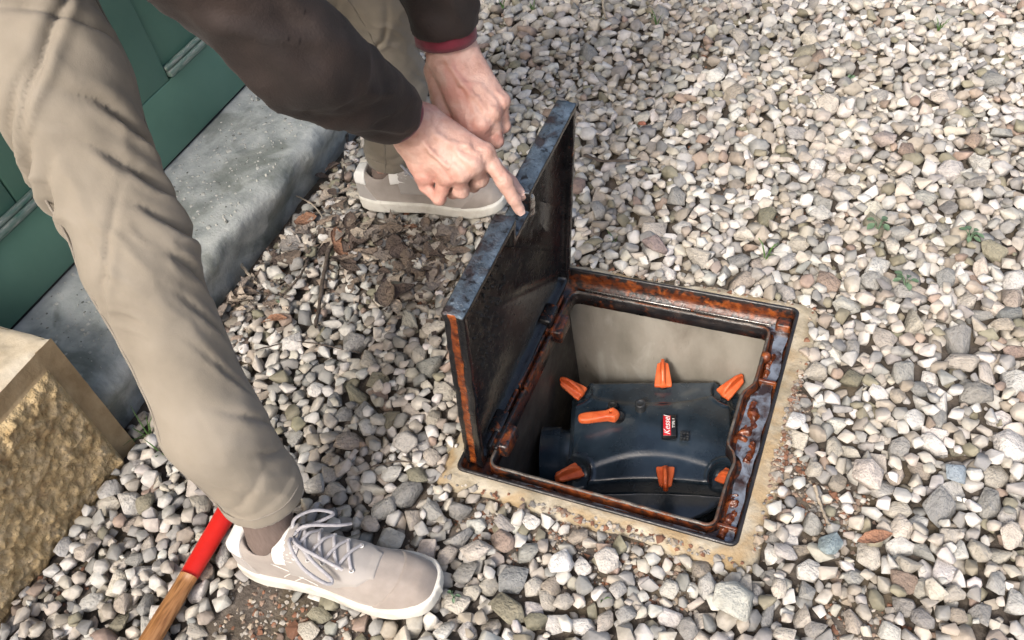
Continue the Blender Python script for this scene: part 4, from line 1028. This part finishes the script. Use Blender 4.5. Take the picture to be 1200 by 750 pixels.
def fold(V, F, legs):
    """distance along and angle round the nearest limb axis, blended so it stays smooth at bends"""
    N = vnormals(V, F); best = np.full(len(V), 9.0); S = np.zeros(len(V)); PH = np.zeros(len(V)); ID = np.zeros(len(V), int)
    for li, leg in enumerate(legs):
        sp = spline(leg, 36); ss = np.concatenate([[0], np.cumsum(np.linalg.norm(np.diff(sp, axis=0), axis=1))])
        D = np.linalg.norm(V[:, None, :].astype(np.float32) - sp[None].astype(np.float32), axis=2); dm = D.min(1)
        W = np.exp(-(D - dm[:, None]) / .005); W /= W.sum(1)[:, None]
        q = V - W @ sp; m = dm < best; best[m] = dm[m]; S[m] = (W @ ss)[m]; ID[m] = li
        T = W @ np.gradient(sp, axis=0); T /= np.linalg.norm(T, axis=1)[:, None]; T *= np.sign(T[:, 2:3].sum()) or 1
        e1 = np.array([1., 0, 0]) - T * T[:, :1]; e1 /= np.linalg.norm(e1, axis=1)[:, None]; e2 = np.cross(T, e1)
        PH[m] = np.arctan2((q * e2).sum(1), (q * e1).sum(1))[m]
    return N, S, PH, ID
N, S, PH, ID = fold(V, F, (LEG_R, LEG_L))
cyl = np.stack([np.cos(PH) * .55, np.sin(PH) * .55, S * 9 + .9 * np.sin(PH + .8)], -1)      # folds wrap round the leg, slanting
ridge = 1 - np.abs(vn(cyl, 1.5, 3)) * 2
kz = np.exp(-((S - .42) / .13) ** 2); az = np.exp(-((S - .05) / .06) ** 2)
disp = .003 * vn(cyl, .9, 1) + (.0008 + .004 * kz + .0015 * az) * np.clip(ridge, -.3, 1) * .6
for s0, ph0, wph, A, slope in ((.475, -2.2, .75, .0085, .055), (.435, -2.35, .7, .008, .05), (.52, -1.9, .8, .008, .06), (.50, .15, .6, .010, -.05), (.44, .15, .65, .010, -.06), (.385, .3, .6, .009, -.05), (.33, .3, .55, .006, -.06), (.27, .3, .5, .004, -.08),
                               (.57, -.9, 1.0, .007, .07), (.61, -.3, .9, .007, -.04), (.37, -1.3, .6, .003, .09), (.20, .2, .5, .003, -.10), (.13, .3, .6, .0035, -.06), (.075, .4, .6, .0028, -.05), (.05, -.9, .6, .002, .03)):
    dp = np.angle(np.exp(1j * (PH - ph0))); sc_ = S - s0 - slope * dp - .006 * vn(cyl, 3.0, 8)
    disp += 1.7 * A * np.exp(-(dp / wph) ** 2) * (.55 * np.exp(-((sc_ + .012) / .012) ** 2) + .4 * np.exp(-((sc_ - .016) / .016) ** 2) - 1.0 * np.exp(-(np.abs(sc_) / .0065) ** 1.3))
disp += .002 * vn(V, 16, 4) + .0009 * vn(V, 48, 6)
fine = np.stack([np.cos(PH) * 1.6, np.sin(PH) * 1.6, S * 30 + 1.6 * np.sin(PH + .4)], -1); disp += (.0004 + .0022 * kz + .0008 * az) * np.clip(1 - 2.4 * np.abs(vn(fine, 1.3, 9)), -.2, 1)
disp += .0022 * np.clip((.024 - S) / .002, 0, 1)
hemw = np.clip(S / .012, .15, 1)
V = V + N * (disp * hemw)[:, None]
tro = part('trousers', V, F, MAT['trouser'], per)
def surf_curve(V, pts, lift):
    out = []; 
    for p in pts:
        i = np.argmin(((V - p) ** 2).sum(1)); out.append(V[i])
    out = np.array(out)
    for _ in range(4): out[1:-1] = (out[:-2] + 2 * out[1:-1] + out[2:]) / 4
    return out
from math import cos, sin
def leg_line(leg, rr, phi, n=70):
    sp = spline(leg, n); rs = np.interp(np.linspace(0, 1, n), np.linspace(0, 1, len(rr)), rr); return np.array([p + r * np.array([cos(phi), sin(phi), 0]) for p, r in zip(sp, rs)])
for leg, phs in ((LEG_R, (R(-112), R(68))), (LEG_L, (R(-80),))):
    for ph in phs:
        c = surf_curve(V, leg_line(leg, [r * 1.05 for r in LR], ph)[:60], 0); Vt, Ft = tube(c, .0016, 6); part('side_seam', Vt, Ft, MAT['seam'], tro)
for leg, nrm in ((LEG_R, np.array([0, .10, .99])), (LEG_L, np.array([.05, 0, 1]))):
    c0 = leg[0] + (leg[1] - leg[0]) * .12; nrm = nrm / np.linalg.norm(nrm); a = np.cross(nrm, [0, 1, 0]); a /= np.linalg.norm(a); b = np.cross(nrm, a)
    c = surf_curve(V, [c0 + .06 * (a * cos(t) + b * sin(t)) for t in np.linspace(0, 2 * math.pi, 60)], 0); Vt, Ft = tube(c, .0013, 6); part('hem_stitch', Vt + [0, 0, .004], Ft, MAT['seam'], tro)
# ---- jacket
rc0 = r_wr + (r_el - r_wr) * .20; lc0 = l_wr + (l_el - l_wr) * .10
def jacket_sdf(Q):
    t = smin(rcone(Q, (-.46, .16, .86), (-.30, .18, .95), .145, .15), rcone(Q, (-.30, .18, .95), (-.13, .21, 1.04), .15, .145), .06)
    t = smin(t, rcone(Q, r_sh + [0, .03, 0], l_sh - [0, .03, 0], .07, .07), .06)
    nr = (r_el - r_wr) / np.linalg.norm(r_el - r_wr); nl = (l_el - l_wr) / np.linalg.norm(l_el - l_wr)
    ar = smin(rcone(Q, r_sh, r_el, .060, .051), rcone(Q, r_el, rc0, .050, .0375), .03); ar = smax(ar, (rc0 - Q) @ nr.astype(np.float32), .006)
    al = smin(rcone(Q, l_sh, l_el, .083, .068), rcone(Q, l_el, lc0, .062, .044), .03); al = smax(al, (lc0 - Q) @ nl.astype(np.float32), .006)
    d = smin(smin(t, ar, .04), al, .04)
    return smin(d, rcone(Q, neck0 - [.01, 0, 0], neck0 + [.03, 0, .02], .075, .07), .03)
V, F = nets(jacket_sdf, (-.66, -.12, .40), (.09, .56, 1.24), .0062)
N, S, PH, ID = fold(V, F, ([rc0, r_el, r_sh], [lc0, l_el, l_sh]))
cyl = np.stack([np.cos(PH) * .6, np.sin(PH) * .6, S * 11 + .8 * np.sin(PH)], -1)
disp = .007 * np.clip(1 - np.abs(vn(cyl, 1.7, 5)) * 2.6, -.4, 1) + .005 * vn(V, 18, 3) + .0022 * vn(V, 55, 2)
V = V + N * (disp * np.clip(S / .03, .1, 1))[:, None]
jk = part('jacket', V, F, MAT['jacket'], per)
for wr, el, c0, r, ln in ((r_wr, r_el, rc0, .0345, .008), (l_wr, l_el, lc0, .040, .016)):
    ax_ = (wr - el) / np.linalg.norm(wr - el); Vt, Ft = tube([c0 - ax_ * .03, c0 + ax_ * ln * .5, c0 + ax_ * (ln - .001), c0 + ax_ * ln, c0 + ax_ * (ln - .003)], [r, r, r, r - .0015, r - .006], 40); Vt = Vt + (.0012 * vn(Vt, 60, 3))[:, None]
    part('shirt_cuff', Vt, Ft, MAT['cuff'], per)
Vt, Ft = tube([neck0 + hu * .0 + [-.01, 0, 0], neck0 + [.045, 0, .03]], [.066, .060], 30); part('shirt_collar', Vt, Ft, MAT['shirt'], per)
# ---- shoes, socks
def upper_sdf(Q):
    x, y, z = Q[:, 0], Q[:, 1], Q[:, 2]
    fo = foot_out(x, y, -.002)
    ztop = np.interp(x, [0, .03, .07, .10, .13, .17, .21, .25, .28, .302], [.088, .088, .090, .102, .098, .079, .062, .054, .047, .03])
    hw = np.interp(x, _dx, _sl)
    dome = ztop - .9 * np.maximum(np.abs(y) - .006, 0) ** 2 / np.maximum(hw, .012) * np.interp(x, [0, .08, .12, .2, .3], [.25, .35, .9, .8, .8]) * 1.05
    tp = np.interp(z, [.01, .05, .10], [0, .002, .005])
    d = smax(fo + tp, (z - dome) * .85, .018); d = smax(d, .010 - z, .002)
    op = rcone(Q * np.array([1, 1.35, 1], np.float32), (.060, 0, .080), (.066, 0, .19), .030, .046)
    return smax(d, -op, .004)
def region(fn, grow): return lambda Q: smax(upper_sdf(Q) - grow, fn(Q), .0015)
def toe_r(Q): return -(Q[:, 0] - (.213 + 2.2 * np.maximum(Q[:, 2] - .02, 0) ** 1.0 * .55 + .25 * np.abs(Q[:, 1]) * 0)) * 1.0
def toe_box(Q): return np.maximum(.232 - Q[:, 0] + 9 * Q[:, 1] ** 2, Q[:, 0] - .285)
def heel_r(Q): return Q[:, 0] - (.050 - .55 * (Q[:, 2] - .02))
def tab_r(Q): return np.maximum(np.maximum(Q[:, 0] - .03, .064 - Q[:, 2]), np.abs(Q[:, 1]) - .028)
def eye_r(Q):
    x, y, z = Q[:, 0], Q[:, 1], Q[:, 2]; lim = np.interp(x, [.10, .13, .2, .216], [.047, .041, .032, .02])
    return np.maximum(np.maximum(np.abs(y) - lim, .045 - z), np.maximum(.098 - x - .0 * z, np.hypot((x - .16) / 1.0, 0) - .062))
def collar_r(Q): return np.maximum(np.maximum(.066 - Q[:, 2] + .12 * np.abs(Q[:, 0] - .07), np.abs(Q[:, 0] - .102) - .020), 0.0 * Q[:, 0] - .001)
def sole_sdf(Q):
    x, y, z = Q[:, 0], Q[:, 1], Q[:, 2]; fo = foot_out(x, y, .002)
    top = np.interp(x, [0, .03, .1, .2, .26, .302], [.033, .030, .025, .023, .026, .032]); bot = np.interp(x, [0, .02, .24, .302], [.004, 0, 0, .010])
    return smax(smax(fo, z - top, .004), bot - z, .004)
bb = ((-.012, -.062, -.004), (.316, .062, .125))
SH = []
for nm, fn, rs, m in (('upper', upper_sdf, .0026, 'suede'), ('sole', sole_sdf, .0026, 'sole'), ('toe_guard', region(toe_r, .0016), .0022, 'suede3'), ('heel_counter', region(heel_r, .0016), .0022, 'suede2'),
                      ('eyestay', region(eye_r, .0021), .0022, 'suede2'), ('heel_tab', region(tab_r, .0024), .0022, 'white_leather'), ('collar_lining', region(collar_r, .0022), .0022, 'white_leather')):
    v, f = nets(fn, *bb, rs); v = relax(v, f, 1, .4); SH.append((nm, v, f, m))
def top_at(x, y):
    zs = np.arange(.12, .01, -.0008); q = np.stack([np.full_like(zs, x), np.full_like(zs, y), zs], -1).astype(np.float32); d = upper_sdf(q); k = np.argmax(d < .0022); return zs[k]
laces, eyel = [], []
XS = [.118, .137, .156, .175, .193]
for i, x in enumerate(XS):
    hwd = np.interp(x, [.11, .2], [.024, .018]); eyel += [(x, -hwd), (x, hwd)]
    if i:
        xp = XS[i - 1]; hp = np.interp(xp, [.11, .2], [.024, .018])
        for s in (-1, 1):
            q = [(x, s * hwd), (x * .7 + xp * .3, s * hwd * .45), ((x + xp) / 2, 0), (x * .3 + xp * .7, -s * hp * .45), (xp, -s * hp)]
            laces.append(spline([(a, b, top_at(a, b) + .0028 + .0018 * (s > 0) * (1 - abs(b) / .024)) for a, b in q], 16))
    else: laces.append(spline([(x, b, top_at(x, b) + .003) for b in (-.024, -.012, 0, .012, .024)], 12))
zt = top_at(.118, 0) + .006
K0 = np.array([.112, 0, zt])
laces += [spline([K0, K0 + [.006, -.018, .010], K0 + [.030, -.040, -.004], K0 + [.058, -.046, -.026], K0 + [.062, -.038, -.030], K0 + [.035, -.026, -.008], K0 + [.004, -.004, .002]], 40),
          spline([K0, K0 + [-.002, .018, .010], K0 + [.016, .038, .004], K0 + [.036, .046, -.012], K0 + [.030, .032, -.006], K0 + [.006, .008, .002]], 36),
          spline([K0, K0 + [.012, -.014, .006], K0 + [.044, -.020, -.010], K0 + [.074, -.024, -.026]], 24), spline([K0, K0 + [.016, .012, .008], K0 + [.05, .030, -.012], K0 + [.06, .042, -.026]], 24),
          spline([K0 + [-.004, -.006, -.002], K0 + [.002, -.003, .005], K0 + [.006, .004, .004], K0 + [.0, .007, -.002]], 12)]
stitch = []
for (x0, z0), (x1, z1) in (((.075, .066), (.135, .030)), ((.085, .034), (.118, .066)), ((.10, .028), (.135, .06))):
    stitch.append([(x0 + (x1 - x0) * t, z0 + (z1 - z0) * t) for t in np.linspace(0, 1, 14)])
def side_at(x, z):
    ys = -np.arange(.06, .0, -.0008); q = np.stack([np.full_like(ys, x), ys, np.full_like(ys, z)], -1).astype(np.float32); k = np.argmax(upper_sdf(q) < .0006); return ys[k]
for si, (h, a, mir) in enumerate(SHOES):
    fm = shoe_frame(h, a, mir); rootp = None
    for nm, v, f, m in SH:
        o = part(nm if nm != 'upper' else 'shoe_upper', fm(v), f if mir > 0 else f[:, ::-1], MAT[m], per if rootp is None else rootp)
        if rootp is None: rootp = o
    for l in laces:
        Vt, Ft = tube(l, .0027, 7, .7); part('shoelace', fm(Vt), Ft, MAT['lace'], rootp)
    for x, y in eyel:
        t = np.linspace(0, 2 * math.pi, 13); Vt, Ft = tube([(x + .0028 * cos(q), y + .0028 * sin(q), top_at(x, y) + .0016) for q in t], .0009, 6); part('eyelet', fm(Vt), Ft, MAT['white_leather'], rootp)
    for s in stitch:
        Vt, Ft = tube([(x, side_at(x, z), z) for x, z in s], .0006, 5); part('stitching', fm(Vt), Ft, MAT['white_leather'], rootp)
    an = fm(np.array([[.062, 0, .06]]))[0]; leg = (LEG_R, LEG_L)[si]
    Vt, Ft = tube(spline([an + [.02 * cos(a), .02 * sin(a), -.035], an, an + (leg[0] - an) * .5, leg[0] + [0, 0, .03]], 14), [.016, .018, .020, .022, .024, .027, .030, .032, .033, .034, .035, .036, .037, .038], 28); Vt = Vt + (.0012 * vn(Vt * [1, 1, 3], 40, 2))[:, None]
    part('sock', Vt, Ft, MAT['sock'], per)
    tg = tube(spline([(.098, 0, .085), (.108, 0, .104), (.118, 0, .112)], 8), [.018, .022, .016, .016, .018, .018, .016, .010][:8], 16, .35); part('tongue', fm(tg[0]), tg[1], MAT['suede2'], rootp)

# ================================================================== tool handle
tl0, tl1 = PXZ(268, 597, .020), PXZ(184, 737, .020)
dv = (tl1 - tl0) / np.linalg.norm(tl1 - tl0); tl = empty('tool_handle', (*(tl0 + dv * .1)[:2], .0), 'wooden tool handle with a red painted end lying on the gravel', 'tool')
def hnd(t0, t1, f, n=26):
    ts = np.linspace(t0, t1, n); return tube([tl0 + dv * t for t in ts], [f(t) for t in ts], 20, .78)
fr_ = lambda t: .0158 * min(1, math.sqrt(max(.02, (t + .03) / .012))) * (1 + .10 * math.exp(-((t + .01) / .03) ** 2)) - .0015 * math.exp(-((t - .12) / .05) ** 2)
Vt, Ft = hnd(-.03, .110, fr_); part('red_grip', Vt, Ft, MAT['red'], tl)
Vt, Ft = hnd(.1095, .46, lambda t: fr_(t) - .0004 + .002 * max(0, t - .25)); part('wooden_shaft', Vt, Ft, MAT['wood'], tl)

# ================================================================== fallen leaves, twigs, weeds
def leaf_mesh(kind, seed):
    rg = np.random.default_rng(seed); n, m_ = 12, 7; Vv = []
    cl, cw, tw = rg.uniform(-1.2, 1.6), rg.uniform(.2, 1.5) * rg.choice([-1, 1]), rg.uniform(-.8, .8)
    for i in range(n):
        t = i / (n - 1)
        wv = {0: .17 * math.sin(math.pi * t ** .85) ** .9, 1: .29 * math.sin(math.pi * t ** .7) ** .8, 2: .30 * math.sin(math.pi * t ** .8) ** .7 * (1 + .38 * math.sin(t * 15.5))}[kind] + .004
        for k in range(m_):
            u = (k - (m_ - 1) / 2) / ((m_ - 1) / 2); y = u * wv * (1 + .06 * rg.normal()); z = cw * y * y * 2.0 + .10 * cl * (t - .5) ** 2 * 1.6 + tw * y * (t - .4) + .012 * rg.normal() - .012 * (1 - abs(u))
            Vv.append((t - .5, y, z))
    Ff = np.array([[i * m_ + k, (i + 1) * m_ + k, (i + 1) * m_ + k + 1, i * m_ + k + 1] for i in range(n - 1) for k in range(m_ - 1)])
    V_ = np.array(Vv); N_ = vnormals(V_, Ff); nv_ = len(V_)                     # real thickness: two skins and a rim
    V2 = np.concatenate([V_, V_ - N_ * .008]); rim = [k for k in range(m_)] + [i * m_ + m_ - 1 for i in range(1, n)] + [(n - 1) * m_ + k for k in range(m_ - 2, -1, -1)] + [i * m_ for i in range(n - 2, 0, -1)]
    R4 = np.array([[rim[i], rim[(i + 1) % len(rim)], rim[(i + 1) % len(rim)] + nv_, rim[i] + nv_] for i in range(len(rim))])
    return V2, np.concatenate([Ff, Ff[:, ::-1] + nv_, R4[:, ::-1]])
LK = ['narrow', 'oval', 'lobed']
LP = []
for i in range(12):
    v, f = leaf_mesh(i % 3, 50 + i); me = mesh_np('dry_leaf', v, f); me.materials.append(MAT['leaf']); LP.append((i % 3, me))
LC = [('grey brown', (.21, .175, .148)), ('pale tan', (.36, .30, .24)), ('dark brown', (.085, .062, .05)), ('reddish brown', (.22, .115, .07)), ('mid brown', (.17, .13, .10))]
def add_leaf(px, py, ln, kind, ci, yaw, label=None, tilt=None, lift=.003):
    p = PXZ(px, py, 0); i = kind + 3 * random.randrange(4)
    o = bpy.data.objects.new('dry_leaf', LP[i][1]); C.objects.link(o)
    z = max(ground_h(p[0] + a * ln * .3, p[1] + b * ln * .3) for a, b in ((0, 0), (1, 0), (-1, 0), (0, 1), (0, -1)))
    o.location = (p[0], p[1], z + lift); o.rotation_euler = (random.gauss(0, .2) if tilt is None else tilt, random.gauss(0, .2) if tilt is None else tilt, yaw)
    o.scale = (ln,) * 3; c = np.array(LC[ci][1]) * random.uniform(1.0, 1.75); o.color = (*c, 1)
    wh = 'against the doorstep' if p[0] < -.47 else ('beside the shoe under the hands' if p[1] > .40 else 'in the leaf litter behind the lid')
    sz = 'large' if ln > .058 else ('small' if ln < .036 else 'middling')
    tag(o, label or f'{sz} {LC[ci][0]} {LK[kind]} dry leaf {wh}', 'leaf', 'fallen leaves by the doorstep')
add_leaf(341, 287, .075, 1, 0, 2.2, 'large smooth pale grey leaf lying by the doorstep', .05); LAST = bpy.data.objects['dry_leaf']; LAST.color = (.42, .38, .34, 1)
add_leaf(360, 200, .06, 1, 1, 1.2, 'curled pale leaf at the end of the doorstep')
add_leaf(1025, 632, .05, 0, 3, .6, 'orange brown dry leaf in the open gravel', .1)
add_leaf(535, 283, .06, 0, 0, 2.0, 'pale narrow leaf beside the lid and the shoe', .1)
add_leaf(360, 262, .05, 1, 3, .4, 'curled rust coloured leaf next to the smooth pale leaf')
add_leaf(400, 293, .05, 1, 3, 2.6, 'orange tinted leaf near the dark twig')
add_leaf(283, 355, .055, 2, 1, .4, 'pale lobed leaf tucked against the step edge')
add_leaf(470, 345, .06, 1, 2, .9, 'very dark broad leaf near the raised lid')
add_leaf(322, 378, .06, 0, 3, .2, 'tan narrow leaf among gravel near the trouser leg')
zones = [((430, 280), (60, 38), 62), ((500, 320), (34, 34), 22), ((330, 250), (36, 50), 22), ((290, 350), (24, 26), 10), ((480, 265), (45, 14), 14), ((400, 190), (18, 20), 8), ((560, 262), (22, 12), 4)]
for (cx_, cy_), (sx_, sy_), n in zones:
    for _ in range(n):
        px, py = random.gauss(cx_, sx_ * .75), random.gauss(cy_, sy_ * .75); p = PXZ(px, py, 0)
        if in_shoe(np.array(p[0]), np.array(p[1])) or p[0] < SXE + .015 or (p[0] > -.035 and p[1] < .46): continue
        add_leaf(px, py, random.choice([.024, .03, .036, .044, .05, .058]) * random.uniform(.85, 1.1), random.randrange(3), random.choices(range(5), [4, 3.5, 2, .5, 3])[0], random.uniform(0, 6.28))
# crumbs of broken leaf and bark
cV, cF, cC, nv = [], [], [], 0
for _ in range(1500):
    (cx_, cy_), (sx_, sy_), n = random.choices(zones, [z[2] for z in zones])[0]
    p = PXZ(random.gauss(cx_, sx_ * 1.05), random.gauss(cy_, sy_ * 1.0), 0)
    if p[0] < SXE + .006 or (p[0] > -.03 and p[1] < .46) or in_shoe(np.array(p[0]), np.array(p[1])): continue
    h = ground_h(p[0], p[1]); r = random.uniform(.002, .008); a = random.uniform(0, 6.28); e = random.uniform(.2, .7)
    q = np.array([(-1, -e, 0), (1, -e * .6, .2), (.8, e, -.1), (-.7, e * .8, .3)]) * r; q = np.concatenate([q, q - [0, 0, .0006]])
    m3 = np.array(Matrix.Rotation(a, 3, 'Z') @ Matrix.Rotation(random.gauss(0, .5), 3, 'X'))
    cV.append(q @ m3.T + [p[0], p[1], h + .002]); cF += [[nv + i for i in f] for f in ((0, 1, 2, 3), (7, 6, 5, 4), (0, 4, 5, 1), (1, 5, 6, 2), (2, 6, 7, 3), (3, 7, 4, 0))]; nv += 8
    cC.append(np.tile(np.array(LC[random.choice((0, 0, 1, 2, 4, 4))][1]) * random.uniform(.7, 1.4), (8, 1)))
o = part('leaf_litter', np.concatenate(cV), np.array(cF), MAT['leafbits'], kind='stuff', smooth=False, label='crumbled brown leaf litter by the doorstep', cat='leaf litter'); set_attr(o, 'col', np.concatenate(cC))
def twig(pix, r, m, label, name='twig', lift=.003, flat=1):
    pts = []
    for px, py in pix:
        p = PXZ(px, py, .006); pts.append((p[0], p[1], ground_h(p[0], p[1]) + lift + r))
    pts = np.array(pts); pts[:, 2] = np.maximum(pts[:, 2], pts[:, 2].mean()); sp = spline(pts, 22); sp = sp + rng.normal(0, r * .18, sp.shape)
    Vt, Ft = tube(sp, r * (1 + .25 * rng.normal(size=22) * .5) * np.linspace(1.1, .75, 22), 8, flat); Vt = Vt
    part(name, Vt, Ft, MAT[m], label=label, cat='twig', group='twigs in the gravel')
twig([(386, 290), (380, 320), (375, 352), (371, 385)], .0042, 'twig', 'thick dark twig lying across the leaf litter')
twig([(407, 152), (404, 185), (401, 214)], .003, 'twig', 'grey twig standing by the end of the doorstep')
twig([(344, 228), (366, 240), (379, 256)], .0018, 'twig_pale', 'thin curved pale stem near the doorstep')
twig([(360, 300), (352, 325), (330, 345)], .0025, 'twig', 'short dark twig beside the thick twig')
twig([(280, 305), (292, 322), (300, 330)], .003, 'twig_pale', 'short pale stick at the step edge')
twig([(290, 408), (350, 402), (420, 409)], .0012, 'twig', 'long thin dark stem on gravel behind the trouser leg')
twig([(955, 566), (963, 592), (972, 616)], .0022, 'twig_pale', 'bleached straight twig on gravel beside the collar')
twig([(622, 185), (634, 160), (628, 150)], .0018, 'twig_pale', 'thin pale stem behind the lid')
twig([(706, 0), (708, 14), (711, 26)], .0035, 'twig_pale', 'bleached stick at the far edge of the gravel')
twig([(684, 183 - 2), (705, 189), (735, 190), (728 + 22, 189)], .004, 'twig', 'flat reddish wood splinter in the gravel behind the lid', 'wood_splinter', flat=.5)
twig([(520, 605), (560, 607), (600, 606)][:0] or [(432, 545), (470, 541), (505, 543)], .0012, 'twig', 'thin dark stem between the shoe and the chamber')
def weed(px, py, kind, label, n, h):
    p = PXZ(px, py, 0); z = ground_h(p[0], p[1]) - .004; r_ = empty('grass_tuft' if kind == 'grass' else 'weed', (p[0], p[1], z), label, 'grass' if kind == 'grass' else 'weed', 'weeds in the gravel')
    for i in range(n):
        a = random.uniform(0, 6.28); hh = h * random.uniform(.6, 1.1)
        if kind == 'grass':
            d = np.array([cos(a), sin(a), 0]); b0 = np.array([p[0], p[1], z]) + d * .003; pts = [b0 + d * (hh * .5 * t * t * random.uniform(.6, 1.2)) + np.array([0, 0, hh * (t - .25 * t * t)]) for t in np.linspace(0, 1, 7)]
            Vt, Ft = tube(pts, [.0011, .0015, .0015, .0013, .0011, .0008, .0003], 6, .35); part('blade', Vt, Ft, MAT['green'], r_)
        else:
            d = np.array([cos(a), sin(a), 0]); s_ = np.array([-sin(a), cos(a), 0]); b0 = np.array([p[0], p[1], z]); st_ = [b0, b0 + d * hh * .3 + [0, 0, hh * .9], b0 + d * hh * .5 + [0, 0, hh]]
            Vt, Ft = tube(st_, .0008, 5); part('stem', Vt, Ft, MAT['green2'], r_)
            L_ = min(.015, h * .75) * random.uniform(.7, 1.1); W_ = L_ * .36; Vv = []
            for t in np.linspace(0, 1, 7):
                wv = W_ * math.sin(math.pi * max(.04, t * .96)) ** .8
                for u in (-1, 0, 1): Vv.append(st_[2] + d * L_ * t + s_ * u * wv + np.array([0, 0, .002 * abs(u) - .004 * t * t]))
            Vv = np.array(Vv); nn_ = len(Vv); F1 = [[i_ * 3 + k, (i_ + 1) * 3 + k, (i_ + 1) * 3 + k + 1, i_ * 3 + k + 1] for i_ in range(6) for k in range(2)]
            part('leaf', Vv, np.array(F1), MAT['green2'], r_)
weed(172, 508, 'grass', 'tall grass tuft beside the plinth', 7, .085); weed(188, 530, 'grass', 'low grass tuft below the plinth corner', 5, .04)
weed(897, 305, 'grass', 'thin grass tuft behind the rusty rim', 6, .06); weed(1100, 36, 'grass', 'upright bright grass tuft far out in the gravel', 6, .06)
weed(590, 12, 'grass', 'grass tuft near the burgundy cuff', 6, .04); weed(625, 10, 'grass', 'small grass tuft next to the one by the cuff', 5, .035); weed(770, 30, 'grass', 'sparse grass tuft by the bleached stick', 6, .045)
weed(720, 282, 'grass', 'single flattened grass sprig behind the lid', 3, .04); weed(706, 702, 'grass', 'single short blade below the collar', 2, .03); weed(533, 703, 'weed', 'tiny green sprout beside the shoe toe', 4, .010)
weed(1028, 272, 'weed', 'small clover-like weed with spread leaves', 6, .022); weed(1135, 282, 'weed', 'bluish green weed with broad leaves', 7, .02); weed(1060, 338, 'weed', 'low weed sprouting between pale stones', 6, .018)
weed(1000, 82, 'weed', 'tiny dark weed far out in the gravel', 5, .014); weed(1145, 148, 'weed', 'tiny yellowish weed between grey stones', 4, .012); weed(320, 352, 'weed', 'tiny green sprout in the leaf litter', 3, .012)
